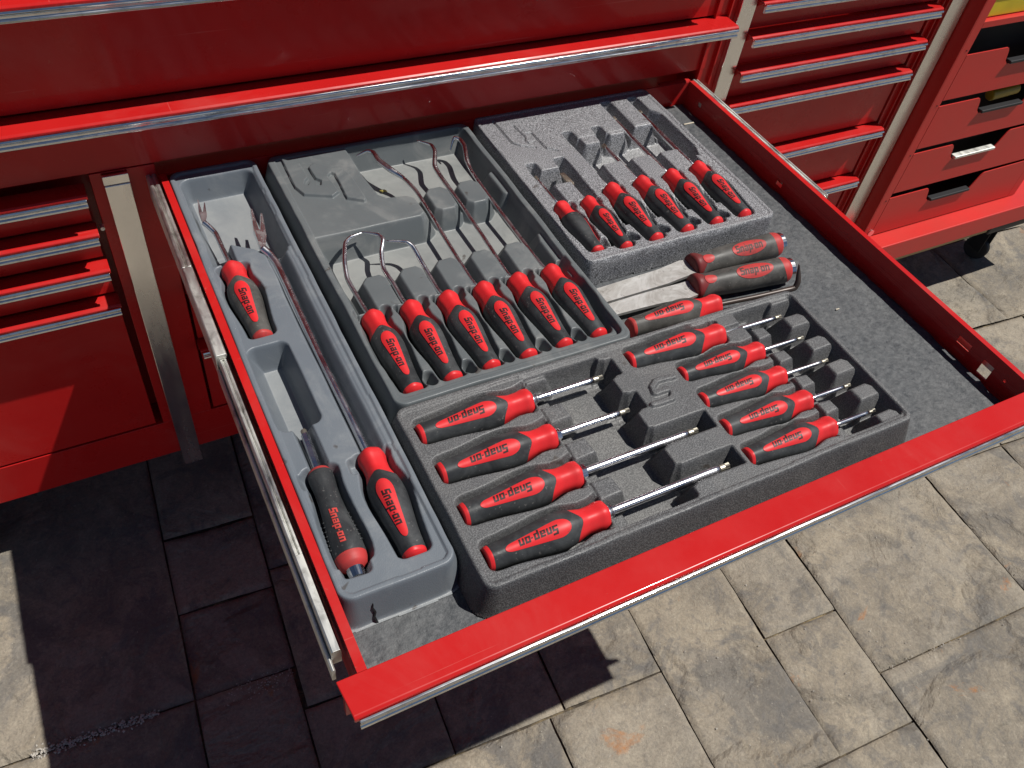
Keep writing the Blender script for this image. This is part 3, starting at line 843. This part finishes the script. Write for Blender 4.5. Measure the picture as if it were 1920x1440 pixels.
T.build('tool_tray', 't_dark', 'dark grainy tray near the drawer front with raised letter S and nine screwdrivers', 'tray', slope=3.6)

# ------------------------------------------------------------------ tool handles
def rad(prof, t): return float(np.interp(t, prof[0], prof[1]))
def cross(th, lobe):     # softened three-sided section, theta = 0 on top
    return 1.0+lobe*math.cos(3*th)*0.45+lobe*0.25*math.cos(6*th)
def surf(L, prof, t, th, off=0.0, lobe=.07, sc=1.0):
    r = rad(prof, t)*L*sc*cross(th, lobe)+off
    return (t*L, r*math.sin(th), r*math.cos(th))
def shell(L, prof, ta, tb, nt=14, nth=36, off=0.0, lobe=.07, cap0=False, cap1=False):
    fa = ta if callable(ta) else (lambda th: ta)
    fb = tb if callable(tb) else (lambda th: tb)
    V = []; F = []
    for i in range(nt+1):
        for k in range(nth):
            th = 2*math.pi*k/nth
            t = fa(th)+(fb(th)-fa(th))*i/nt
            V.append(surf(L, prof, t, th, off, lobe))
    for i in range(nt):
        for k in range(nth):
            a = i*nth+k; b = i*nth+(k+1) % nth
            F.append((a, a+nth, b+nth, b))
    if cap0:
        n = len(V); c = [V[k] for k in range(nth)]
        V.append((c[0][0]-.002, 0, 0)); F += [(k, (k+1) % nth, n) for k in range(nth)]
    if cap1:
        n = len(V); o = nt*nth
        V.append((V[o][0]+.001, 0, 0)); F += [(o+(k+1) % nth, o+k, n) for k in range(nth)]
    return V, F
def patch(L, prof, outline, off, lobe=.07, nw=8, edge=True, thick=.0012):
    """raised inlay: outline [(t, half width)] about the top line"""
    V = []; F = []; n = len(outline); m = nw+1
    for t, w in outline:
        r = rad(prof, t)*L
        for j in range(m):
            a = (j/nw*2-1)*w/r
            V.append(surf(L, prof, t, a, off, lobe))
    for i in range(n-1):
        for j in range(nw):
            a = i*m+j; F.append((a, a+m, a+m+1, a+1))
    ring = list(range(m))+[i*m+m-1 for i in range(1, n)]+[(n-1)*m+j for j in range(m-2, -1, -1)]+[i*m for i in range(n-2, 0, -1)]
    top = len(V); V += [V[k] for k in ring]
    base = len(V)
    for k in ring:
        x, y, z = V[k]; q = math.hypot(y, z); V.append((x, y*(q-thick)/q, z*(q-thick)/q))
    q = len(ring)
    for k in range(q): F.append((top+(k+1) % q, top+k, base+k, base+(k+1) % q))
    return V, F
def teardrop(t0, t1, w0, w1, n=22):
    out = []
    for i in range(n+1):
        u = i/n; t = t0+(t1-t0)*(0.5-0.5*math.cos(math.pi*u))
        s = (t-t0)/(t1-t0)
        w = w0+(w1-w0)*min(1, s*1.25)
        w *= math.sqrt(max(0.0, 1-max(0, (0.10-s)/0.10)**2))*math.sqrt(max(0.0, 1-max(0, (s-.80)/.20)**2))
        out.append((t, max(w, 1e-5)))
    return out
def oval(t0, t1, w, n=18):
    return [(t0+(t1-t0)*(.5-.5*math.cos(math.pi*i/n)), max(1e-5, w*math.sqrt(max(0, 1-(math.cos(math.pi*i/n))**2)))) for i in range(n+1)]
GL = {'S': [(0, 5.6, 5, 7), (0, 3.9, 1.7, 5.9), (0, 2.8, 5, 4.2), (3.3, 1.0, 5, 3.0), (-.2, 0, 5, 1.4)],
      'n': [(0, 0, 1.65, 5), (1.65, 3.65, 4.6, 5), (3.2, 0, 4.85, 3.65)],
      'a': [(.3, 3.65, 4.85, 5), (3.2, 0, 4.85, 3.65), (0, 0, 3.2, 1.1), (0, 1.9, 3.2, 2.9), (0, 1.1, 1.6, 1.9)],
      'p': [(0, -2.0, 1.65, 5), (1.65, 3.65, 4.85, 5), (3.2, 0, 4.85, 3.65), (1.65, 0, 3.2, 1.3)],
      '-': [(.2, 2.0, 1.7, 3.0)], 'o': [(0, 0, 1.65, 5), (1.65, 3.65, 4.85, 5), (3.2, 0, 4.85, 3.65), (1.65, 0, 3.2, 1.3)]}
ADV = {'S': 5.8, 'n': 5.9, 'a': 5.9, 'p': 5.9, '-': 2.4, 'o': 5.9}
def lettering(L, prof, word, ts, te, off, lobe=.07, hscale=1.0, yshift=0.0):
    """word runs from ts (near the neck) towards te (near the butt)"""
    W = sum(ADV[c] for c in word); u = (ts-te)*L/W
    V = []; F = []; x = 0
    for c in word:
        for (a, b, c2, d) in GL[c]:
            nx, ny = 2, max(1, int(round(d-b)))
            base = len(V)
            for i in range(nx+1):
                for j in range(ny+1):
                    gx = a+(c2-a)*i/nx; gy = b+(d-b)*j/ny
                    gx2 = x+gx+gy*0.18
                    t = ts-gx2*u/L
                    s = -(gy-3.0)*u*hscale+yshift
                    r = rad(prof, t)*L
                    V.append(surf(L, prof, t, s/r, off, lobe))
            for i in range(nx):
                for j in range(ny):
                    p = base+i*(ny+1)+j
                    F.append((p, p+1, p+ny+2, p+ny+1))
        x += ADV[c]
    return V, F

def lmesh(name, VF, mat, smooth=True):
    V, F = VF
    return mesh_from(name, [(v[0]*S, v[1]*S, v[2]*S) for v in V], F, mat, smooth)
_cache = {}
def handle_parts(kind, L):
    key = (kind, round(L, 3))
    if key in _cache: return _cache[key]
    out = []
    if kind == 'std':
        tb = lambda th: .695+.060*math.cos(th)**2+.010*math.cos(4*th)
        out.append(('end_cap', lmesh('end_cap', shell(L, PROF, 0.0, .032, 5, cap0=True), 'rplas'), None))
        out.append(('grip', lmesh('grip', shell(L, PROF, .0325, tb, 22), 'rubber'), None))
        out.append(('collar', lmesh('collar', shell(L, PROF, lambda th: tb(th)+.002, 1.0, 12, off=-.0005, lobe=.12, cap1=True), 'rplas'), None))
        out.append(('label_inlay', lmesh('label_inlay', patch(L, PROF, teardrop(.130, .655, .024*L, .070*L), .0007), 'rplas'), None))
        out.append(('lettering', lmesh('lettering', lettering(L, PROF, 'Snap-on', .550, .235, .0011, hscale=1.12, yshift=.0006), 'ink', False), 'label_inlay'))
    elif kind == 'worn_std':
        tb = lambda th: .695+.060*math.cos(th)**2+.010*math.cos(4*th)
        out.append(('end_cap', lmesh('end_cap', shell(L, PROF, 0.0, .032, 5, cap0=True), 'rworn'), None))
        out.append(('grip', lmesh('grip', shell(L, PROF, .0325, tb, 22), 'old_rubber'), None))
        out.append(('collar', lmesh('collar', shell(L, PROF, lambda th: tb(th)+.002, 1.0, 12, off=-.0005, lobe=.12, cap1=True), 'rplas'), None))
        out.append(('label_inlay', lmesh('label_inlay', patch(L, PROF, teardrop(.130, .655, .024*L, .070*L), .0007), 'rplas'), None))
        out.append(('lettering', lmesh('lettering', lettering(L, PROF, 'Snap-on', .550, .235, .0011, hscale=1.12, yshift=.0006), 'ink', False), 'label_inlay'))
    elif kind == 'slim':
        out.append(('end_cap', lmesh('end_cap', shell(L, PROF3, 0.0, .115, 8, lobe=.02, cap0=True), 'rworn'), None))
        out.append(('grip', lmesh('grip', shell(L, PROF3, .116, .965, 26, lobe=.05), 'rubber'), None))
        out.append(('collar', lmesh('collar', shell(L, PROF3, .966, 1.0, 4, lobe=.03, cap1=True), 'rworn'), None))
        out.append(('lettering', lmesh('lettering', lettering(L, PROF3, 'Snap-on', .545, .19, .0006, .05, 1.0), 'inkred', False), 'grip'))
        out.append(('socket', lmesh('socket', join(cyl((-.0065, 0, 0), (1, 0, 0), .0105, .014, 24, .0120), cyl((-.0139, 0, 0), (1, 0, 0), .0052, .0008, 6)), 'chrome', False), 'end_cap'))
        rb = []
        for sd in (-1, 1):
            for q in range(7):
                t = .20+q*.045
                rb.append(tube([surf(L, PROF3, t+.0, sd*(1.05), .0005, .05), surf(L, PROF3, t+.022, sd*1.35, .0005, .05), surf(L, PROF3, t+.045, sd*1.70, .0002, .05)], .0012, 6, 2))
        out.append(('grip_rib', lmesh('grip_rib', join(*rb), 'rubber'), 'grip'))
    elif kind == 'bar':
        tb = lambda th: .955-.085*max(0, math.cos(th))**3
        out.append(('strike_cap', lmesh('strike_cap', join(cyl((-.001, 0, 0), (1, 0, 0), .0215, .010, 28), cyl((-.0065, 0, 0), (1, 0, 0), .0175, .003, 28)), 'chrome', False), None))
        out.append(('end_cap', lmesh('end_cap', shell(L, PROFB, .012, lambda th: .055+.055*max(0, math.cos(th)), 6, lobe=.03), 'rworn'), None))
        out.append(('grip', lmesh('grip', shell(L, PROFB, lambda th: .056+.055*max(0, math.cos(th)), tb, 26, lobe=.04), 'old_rubber'), None))
        out.append(('collar', lmesh('collar', shell(L, PROFB, lambda th: tb(th)+.001, 1.0, 8, lobe=.05, cap1=True), 'rmaroon'), None))
        out.append(('thumb_inlay', lmesh('thumb_inlay', patch(L, PROFB, oval(.80, .925, .040*L), .0009, .05), 'rworn'), None))
        out.append(('label_inlay', lmesh('label_inlay', patch(L, PROFB, oval(.22, .60, .074*L), .0007, .04), 'rworn'), None))
        out.append(('lettering', lmesh('lettering', lettering(L, PROFB, 'Snap-on', .565, .26, .0011, .04, 1.25), 'inkfade', False), 'label_inlay'))
    _cache[key] = out
    return out

def tool(name, key, kind, label, cat, group, za=-.022, roll=0.0, T4=None):
    bx, by, nx, ny = T4 or TOOL[key]
    L = math.hypot(nx-bx, ny-by); ang = math.atan2(ny-by, nx-bx)
    Lq = min((.145, .150, .165, .1705, .1745, .178, .1865, .1895, .2135), key=lambda q: abs(q-L))
    o = thing(name, (bx, by, za), label, cat, group, ang)
    made = {}
    for nm, me, par in handle_parts(kind, Lq):
        if par: c = link(nm, me, made[par])
        else: c = link(nm, me, o, rot=(roll, 0, 0))
        made[nm] = c
    def local(pts):
        ca, sa = math.cos(-ang), math.sin(-ang)
        return [((p[0]-bx)*ca-(p[1]-by)*sa, (p[0]-bx)*sa+(p[1]-by)*ca, p[2]-za) for p in pts]
    return o, Lq, local
def part(o, name, VF, mat, smooth=True):
    return link(name, lmesh(name, VF, mat, smooth), o)

G1 = 'hook and pick tools in the smooth grey tray'
PATH = {
 'P1': [(0.2335, -0.4500, -.022), (0.2315, -0.4095, -.020), (0.2300, -0.3752, -0.015), (0.2380, -0.3395, -0.006), (0.2524, -0.3039, 0.0), (0.2664, -0.2919, 0.001), (0.2939, -0.286, 0.001)],
 'P2': [(0.3015, -0.4500, -.022), (0.3010, -0.4130, -.020), (0.2975, -0.3736, -0.015), (0.3060, -0.3400, -0.006), (0.3181, -0.3173, 0.002), (0.3142, -0.305, 0.004), (0.2898, -0.2867, 0.003)],
 'P3': [(0.3685, -0.4480, -.022), (0.3681, -0.4104, -.019), (0.3660, -0.3745, -0.012), (0.3630, -0.3478, -0.003), (0.3548, -0.3374, 0.002), (0.3217, -0.326, 0.004)],
 'P4': [(0.4350, -0.4543, -.022), (0.4360, -0.3540, -.020), (0.4380, -0.2370, -.015), (0.4377, -0.1868, -0.012), (0.4290, -0.1455, -0.009), (0.4127, -0.1181, -0.004), (0.3997, -0.0873, 0.0), (0.3978, -0.0616, 0.002), (0.3882, -0.0526, 0.002), (0.3664, -0.0466, -0.01)],
 'P5': [(0.5040, -0.4540, -.022), (0.5060, -0.3477, -.020), (0.5055, -0.2385, -.016), (0.5020, -0.1580, -0.012), (0.5022, -0.1285, -0.007), (0.5183, -0.091, 0.0), (0.5177, -0.0742, 0.004), (0.4959, -0.0504, 0.004)],
 'P6': [(0.5735, -0.4520, -.022), (0.5715, -0.3480, -.020), (0.5690, -0.2375, -.016), (0.5690, -0.1610, -0.012), (0.5720, -0.1320, -0.007), (0.584, -0.0923, 0.0), (0.5831, -0.0734, 0.003), (0.574, -0.0643, 0.004), (0.5612, -0.0733, -0.02)]}
LB = ['hook pick at the left wall of the smooth grey tray, shaft hooked right', 'hook pick second from the left wall of the smooth grey tray, tip bent left',
      'hook pick with scuffed logo and short shaft, third from the left in smooth tray', 'long pick whose tip curls against the raised emblem panel of the smooth tray',
      'long zigzag pick fifth from the left in the smooth grey tray', 'long pick at the right wall of the smooth grey tray, tip hooked sharply down']
for k in range(6):
    key = 'P%d' % (k+1)
    o, L, loc = tool('hook_pick', key, 'std', LB[k], 'pick', G1, roll=R([-4, -9, -2, -7, -3, -6][k]))
    pts = [(TOOL[key][2], TOOL[key][3]-.006, -.022)]+PATH[key]
    n = len(pts); rr = [.0043]*n
    rr[-1] = .0012; rr[-2] = .0034; rr[-3] = .0042
    if k >= 3: rr = [.0041]*(n-5)+[.0050, .0050, .0046, .0034, .0012]
    if k == 3: rr[-5:-2] = [.0062, .0058, .0050]
    part(o, 'shaft', tube(loc(pts), rr, 12, 6), 'pick' if k else 'pick')

# screwdrivers, front tray left rows
G2 = 'screwdrivers in the dark front tray'
ST = [(.5310, -.7435), (.5350, -.8180), (.6150, -.8925), (.6200, -.9650)]
LBS = ['screwdriver at the back of the left row in the dark tray, short shaft', 'screwdriver second from the back in the left row of the dark tray',
       'long screwdriver third from the back in the left row, hexagonal collar on its shaft', 'longest thickest screwdriver in the dark tray, nearest the drawer front on the left']
def starbit(p0, p1, r, n=12, amp=.14):
    V = []; F = []
    for t, q in ((0, .8), (.35, 1), (1, 1)):
        for k in range(n):
            a = 2*math.pi*k/n; rr = r*q*(1+amp*(1 if k % 2 else -1)*(1 if t > .3 else 0))
            V.append((p0+(p1-p0)*t, rr*math.sin(a), rr*math.cos(a)))
    for i in range(2):
        for k in range(n):
            a = i*n+k; b = i*n+(k+1) % n; F.append((a, a+n, b+n, b))
    F.append(tuple(reversed(range(2*n, 3*n)))); F.append(tuple(range(n)))
    return V, F
def driver(key, tip, label, r, bolster, za, kind='std', roll=0.0, tipr=None, mat='shaft'):
    o, L, loc = tool('screwdriver', key, kind, label, 'screwdriver', G2, za, roll)
    D = math.hypot(tip[0]-TOOL[key][0], tip[1]-TOOL[key][1])
    tl = .017 if r > .0045 else .013
    sh = part(o, 'shaft', tube([(L-.006, 0, 0), (L+.02, 0, 0), (D-tl-.01, 0, 0), (D-tl, 0, 0)], [r, r, r, r*.96], 32, 2, False), mat)
    rt = tipr or r
    link('tip', lmesh('tip', join(tube([(D-tl-.001, 0, 0), (D-tl*.55, 0, 0), (D-tl*.4, 0, 0)], [r*1.005, r*.92, r*.70], 14, 2, False), starbit(D-tl*.62, D, r*.74, 12, .10)), 'tip', False), sh)
    if bolster == 'hex': part(o, 'bolster', cyl((L+.0065, 0, 0), (1, 0, 0), r*2.0, .013, 6), 'shaft', False)
    elif bolster == 'round': part(o, 'bolster', join(cyl((L+.005, 0, 0), (1, 0, 0), r*1.75, .013, 24, r*1.5), cyl((L+.0135, 0, 0), (1, 0, 0), r*1.6, .004, 24, r*1.1)), 'shaft', True)
    return o
driver('S1', ST[0], LBS[0], .0055, 'round', -.014, roll=R(15))
driver('S2', ST[1], LBS[1], .0050, 'hex', -.014, roll=R(20))
driver('S3', ST[2], LBS[2], .0058, 'hex', -.014, roll=R(16))
driver('S4', ST[3], LBS[3], .0063, 'round', -.013, roll=R(18))
RT = [(.9150, -.7330), (.9190, -.7910), (.9240, -.8475), (.9220, -.9085), (.9230, -.9670)]
LBR = ['largest screwdriver of the right column in the dark tray, at its back', 'short screwdriver second in the right column of the dark tray', 'short screwdriver in the middle of the right column of the dark tray',
       'short screwdriver fourth in the right column of the dark tray', 'short screwdriver in the front right corner of the dark tray']
for k in range(5):
    driver('R%d' % (k+1), RT[k], LBR[k], [.0042, .0037, .0036, .0037, .0039][k], None, -.014, kind='std', roll=R([14, 18, 15, 20, 17][k]))

# speckled tray tools
G3 = 'small tools in the speckled tray'
def small(key, label, cat, tip, r, roll, tipkind, name):
    o, L, loc = tool(name, key, 'std', label, cat, G3, -.009, roll)
    if tipkind == 'flat':
        D = tip
        V = []; F = []
        secs = [(D-.046, .0030, .0030), (D-.040, .0062, .0026), (D-.022, .0062, .0022), (D-.010, .0052, .0016), (D, .0050, .0007)]
        for x, a, b in secs: V += [(x, -a, -b), (x, a, -b), (x, a, b), (x, -a, b)]
        for i in range(len(secs)-1):
            for q in range(4): F.append((i*4+q, i*4+(q+1) % 4, i*4+4+(q+1) % 4, i*4+4+q))
        F += [(3, 2, 1, 0), tuple(range(len(V)-4, len(V)))]
        sh = part(o, 'shaft', tube([(L-.006, 0, 0), (L+.03, 0, 0), (D-.045, 0, 0)], r, 12, 2, False), 'pick')
        link('blade', lmesh('blade', (V, F), 'tip', False), sh)
    else:
        sh = part(o, 'shaft', tube([(L-.006, 0, 0), (L+.03, 0, 0), (tip-.02, 0, 0), (tip, 0, 0)], [r, r, r, r*.7], 12, 2, False), 'pick')
        link('tip', lmesh('tip', starbit(tip-.012, tip+.002, r*.95), 'tip', False), sh)
    return o
o = small('M1', 'small screwdriver at the left of the speckled tray, red end cap marked 1/8', 'screwdriver', .245, .0036, R(88), 'star', 'screwdriver')
# 1/8 on the end cap
def endmark():
    V = []; F = []
    def seg(a, b, c, d): # y,z rects on the butt plane
        n = len(V); V.extend([(-.0028, a, b), (-.0028, c, b), (-.0028, c, d), (-.0028, a, d)]); F.append((n, n+1, n+2, n+3))
    seg(.0068, -.001, .0080, .008)
    n = len(V); V.extend([(-.0028, .0048, .0085), (-.0028, .0036, .0085), (-.0028, -.0012, -.0060), (-.0028, 0.0, -.0060)]); F.append((n, n+1, n+2, n+3))
    for z in (-.0075, -.0035, .0008): seg(-.0072, z, -.0026, z+.001)
    seg(-.0036, -.0075, -.0026, .0018); seg(-.0072, -.0075, -.0062, .0018)
    return V, F
link('size_mark', lmesh('size_mark', endmark(), 'ink', False), o)
small('M2', 'small flat blade screwdriver second from the left in the speckled tray', 'screwdriver', .252, .0036, R(-8), 'flat', 'screwdriver')
small('M3', 'straight screwdriver in the third slot from the left of the speckled tray', 'screwdriver', .275, .0038, R(-12), 'star', 'screwdriver')
small('M4', 'screwdriver with a brassy tip in the fourth slot of the speckled tray', 'screwdriver', .310, .0046, R(-8), 'star', 'screwdriver')
small('M5', 'long screwdriver in the fifth slot from the left of the speckled tray', 'screwdriver', .395, .0048, R(-14), 'star', 'screwdriver')
small('M6', 'long screwdriver beside the right wall of the speckled tray', 'screwdriver', .400, .0052, R(-10), 'star', 'screwdriver')

# left tray tools
G4 = 'tools in the long left tray'
def fork(P0, A, B, w, up):
    """flattened forked end from P0 with two prongs A, B"""
    P0, A, B = Vector(P0), Vector(A), Vector(B)
    mid = (A+B)/2; d = (mid-P0).normalized(); side = (B-A).normalized()
    V = []; F = []
    nrm = d.cross(side).normalized()
    def add(poly, th):
        n = len(V); m = len(poly)
        for p in poly: V.append(tuple(p+nrm*th))
        for p in poly: V.append(tuple(p-nrm*th))
        F.append(tuple(range(n, n+m))); F.append(tuple(reversed(range(n+m, n+2*m))))
        for i in range(m): F.append((n+(i+1) % m, n+i, n+m+i, n+m+(i+1) % m))
    L = (mid-P0).length; hw = (B-A).length/2
    a1 = P0-side*w*.34; b1 = P0+side*w*.34
    c = P0+d*L*.38
    a2 = c-side*(hw+w*.18); b2 = c+side*(hw+w*.18)
    a2i = c-side*(hw*.15)+d*L*.10; b2i = c+side*(hw*.15)+d*L*.10
    add([b1, a1, a2, a2i, b2i, b2], w*.28)
    add([a2, A-side*w*.12, A+side*w*.10, a2i], w*.25)
    add([b2i, B-side*w*.10, B+side*w*.12, b2], w*.25)
    return V, F
o, L, loc = tool('clip_puller', 'A1', 'worn_std', 'short forked trim clip puller at the back of the long left tray', 'trim tool', G4, roll=R(-8), za=-.014)
sp = [(TOOL['A1'][2], TOOL['A1'][3]-.006, -.022), (.0575, -.2655, -.021), (.0560, -.2200, -.019), (.0545, -.1865, -.0145), (.0464, -.1698, -.008), (.0415, -.1625, -.005)]
sh = part(o, 'shaft', tube(loc(sp), [.0046, .0046, .0046, .0046, .0048, .0052], 12, 6), 'pick')
link('fork', lmesh('fork', fork(loc([(.0415, -.1640, -.005)])[0], loc([(.0455, -.1130, .006)])[0], loc([(.0545, -.1215, .004)])[0], .0092, 1), 'pick', False), sh)
o, L, loc = tool('clip_puller', 'A2', 'std', 'long forked clip puller with clean bright handle in the right lane of the left tray', 'trim tool', G4, roll=R(-14), za=-.014)
sp = [(TOOL['A2'][2], TOOL['A2'][3]-.006, -.022), (.1300, -.6700, -.020), (.1280, -.5420, -.017), (.1287, -.4180, -.014), (.1288, -.3063, -.009), (.1244, -.286, -.005), (.1150, -.2700, .001)]
sh = part(o, 'shaft', tube(loc(sp), [.0062, .0062, .0062, .0062, .0064, .0066, .0070], 14, 6), 'pick')
link('fork', lmesh('fork', fork(loc([(.1145, -.2710, .001)])[0], loc([(.1230, -.1800, .014)])[0], loc([(.1370, -.1905, .009)])[0], .0140, 1), 'pick', False), sh)
o, L, loc = tool('bit_driver', 'A3', 'slim', 'black bit driver with red lettering and a metal socket in its red end', 'screwdriver', G4, roll=R(-10), za=-.016)
sh = part(o, 'shaft', tube([(L-.006, 0, 0), (L+.07, .0, 0.001)], .0062, 6, 2, False), 'pick', False)
link('bit', lmesh('bit', join(cyl((L+.0735, 0, 0.001), (1, 0, 0), .0046, .010, 6)), 'tip', False), sh)

# loose tools lying on the liner behind the front tray
G5 = 'loose tools lying on the drawer liner'
def blade(o, loc, pts, th, mat='blade'):
    """pts: list of (left point, right point) pairs along the blade"""
    V = []; F = []
    for a, b in pts:
        a, b = loc([a])[0], loc([b])[0]
        V += [(a[0], a[1], a[2]+th), (b[0], b[1], b[2]+th), (b[0], b[1], b[2]-th), (a[0], a[1], a[2]-th)]
    for i in range(len(pts)-1):
        for q in range(4): F.append((i*4+q, i*4+(q+1) % 4, i*4+4+(q+1) % 4, i*4+4+q))
    F += [(3, 2, 1, 0), tuple(range(len(V)-4, len(V)))]
    return part(o, 'blade', (V, F), mat, False)
o, L, loc = tool('pry_bar', 'H1', 'bar', 'worn pry bar with oval red logo lying against the speckled tray', 'pry bar', G5, -.030, R(-22), T4=(1.0620, -.5490, .8490, -.5475))
blade(o, loc, [((.8600, -.5300, -.030), (.8600, -.5690, -.030)), ((.835, -.5260, -.030), (.832, -.5680, -.030)), ((.7850, -.5300, -.034), (.7800, -.5700, -.034)), ((.7200, -.5290, -.038), (.7200, -.5680, -.038)), ((.6430, -.5290, -.042), (.6430, -.5660, -.042))], .0030)
o, L, loc = tool('pry_bar', 'H2', 'bar', 'worn pry bar with oval red logo lying beside the bent rod tip', 'pry bar', G5, -.030, R(-18), T4=(1.0300, -.6180, .8190, -.5965))
blade(o, loc, [((.8300, -.5800, -.030), (.8280, -.6180, -.030)), ((.8000, -.5800, -.031), (.7930, -.6200, -.031)), ((.7500, -.5760, -.034), (.7430, -.6110, -.034)), ((.7000, -.5740, -.037), (.6960, -.6060, -.037)), ((.6430, -.5730, -.040), (.6430, -.6020, -.040))], .0030)
o, L, loc = tool('hook_rod', 'L1', 'worn_std', 'long rod tool with upturned tip lying between the pry bars and the dark tray', 'pick', G5, -.032, R(12), T4=(.6490, -.6440, .8360, -.6500))
part(o, 'shaft', tube(loc([(.832, -.650, -.032), (.92, -.6575, -.034), (.9869, -.6635, -.033), (1.0090, -.6670, -.030), (1.0150, -.6640, -.020), (1.0178, -.6560, -.008), (1.0185, -.6465, .010)]), [.0045, .0048, .0052, .0058, .0055, .0045, .0010], 12, 6), 'rod')
tag(mk('dry_leaf', tube([(.3900, -.115, -.0490), (.394, -.122, -.0470), (.399, -.119, -.0485), (.402, -.126, -.0475)], [.0008, .003, .0022, .0006], 5, 2), 'leaf', origin=(.395, -.12, -.05)), 'tiny yellow dry leaf scrap on the floor of the smooth grey tray', 'leaf')
tag(mk('wood_splinter', join(box(1.075, 1.083, -.728, -.7255, -.0562, -.0545)), 'tape', origin=(1.08, -.727, -.056)), 'tiny pale splinter on the open liner right of the dark tray', 'debris')

# ------------------------------------------------------------------ cart on the right
cart = thing('tool_cart', (2.55, .2, -GZ), 'worn red utility cart with notched drawer fronts standing right of the tool cabinet', 'cart')
CX0, CX1, CY = 2.1085, 2.835, -.061
mk('cart_body', join(
    box(CX0, CX0+.004, CY, .62, -.678, .75), box(CX0+.0042, 2.148, CY, CY+.004, -.676, .75),
    box(2.836, 2.875, CY, .62, -.676, .75),
    box(2.148, 2.8355, CY, CY+.004, .0415, .0600), box(2.148, 2.8355, CY+.004, .30, .0560, .0600),
    box(CX0, 2.875, .30, .62, -.677, .75),
), 'cart', cart, bev=.0010)
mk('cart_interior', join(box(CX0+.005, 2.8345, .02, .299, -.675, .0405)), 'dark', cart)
mk('cart_base', join(box(CX0-.004, 3.22, -.1225, .62, -.7570, -.6785)), 'cart', cart, bev=.004, seg=3)
mk('base_board', box(CX0+.01, 2.745, -.112, .60, -.7780, -.7575), 'wood', cart)
mk('corner_bumper', join(box(2.750, 3.24, -.118, .06, -.790, -.7575)), 'black', cart, bev=.006)
rows = [(-.035, -.1765, -.089), (-.195, -.3405, -.2505), (-.357, -.5045, -.415), (-.523, -.6745, -.5795)]
for k, (zt, zb, dip) in enumerate(rows):
    xr = 2.600 if k >= 1 else 2.60
    pts = [(2.1485, zb), (2.8345, zb), (2.8345, zt+.008), (2.592, zt+.004), (2.582, zt-.003)]
    pts += [(2.560, dip+.010), (2.552, dip), (2.358, dip-.001), (2.345, dip+.010), (2.334, zt-.012), (2.327, zt-.003), (2.320, zt), (2.1485, zt)]
    f = mk('drawer_front', extrude_y(list(reversed(pts)), CY-.0005, CY+.003), 'cart', cart, bev=.0006, seg=1)
    pm = 'zinc' if k == 2 else 'black'
    mk('pull_bar', join(box(2.360, 2.550, CY-.010, CY+.012, dip+.0005, dip+.0105)), pm, f, bev=.003)
mk('latch_emblem', cyl((2.143, CY-.001, -.662), (0, 1, 0), .013, .003, 24), 'chrome', cart)
for z in (-.02, -.19, -.36, -.53):
    mk('rivet', cyl((2.135, CY-.0006, z), (0, 1, 0), .0022, .0016, 10), 'black', cart)
for cx, cy in ((3.03, .02), (2.3, .05), (2.96, .5)):
    c = mk('caster', join(cyl((cx, cy, -1.030), (1, .3, 0), .048, .030, 28)), 'tyre', cart, bev=.006)
    mk('caster_fork', join(box(cx-.024, cx-.019, cy-.03, cy+.03, -1.03, -.791), box(cx+.019, cx+.024, cy-.03, cy+.03, -1.03, -.791), cyl((cx, cy, -1.030), (1, .3, 0), .012, .045, 16)), 'black', c, bev=.002)
case = thing('plastic_case', (2.3, .05, .0605), 'yellow plastic case standing in the top tray of the red cart', 'case')
mk('case_base', box(2.152, 2.52, -.045, .18, .0615, .112), 'yellow', case, bev=.004)
mk('case_lid', box(2.150, 2.522, -.048, .182, .1130, .165), 'yellow', case, bev=.005)
tag(mk('handtool', join(cyl((2.47, -.035, -.212), (1, 0, .05), .018, .12, 12)), 'amber', bev=.005, origin=(2.47, -.035, -.212)), 'amber plastic torch lying in the second drawer of the red cart', 'handtool')  # plain cylinder standing in for a yellow screwdriver handle
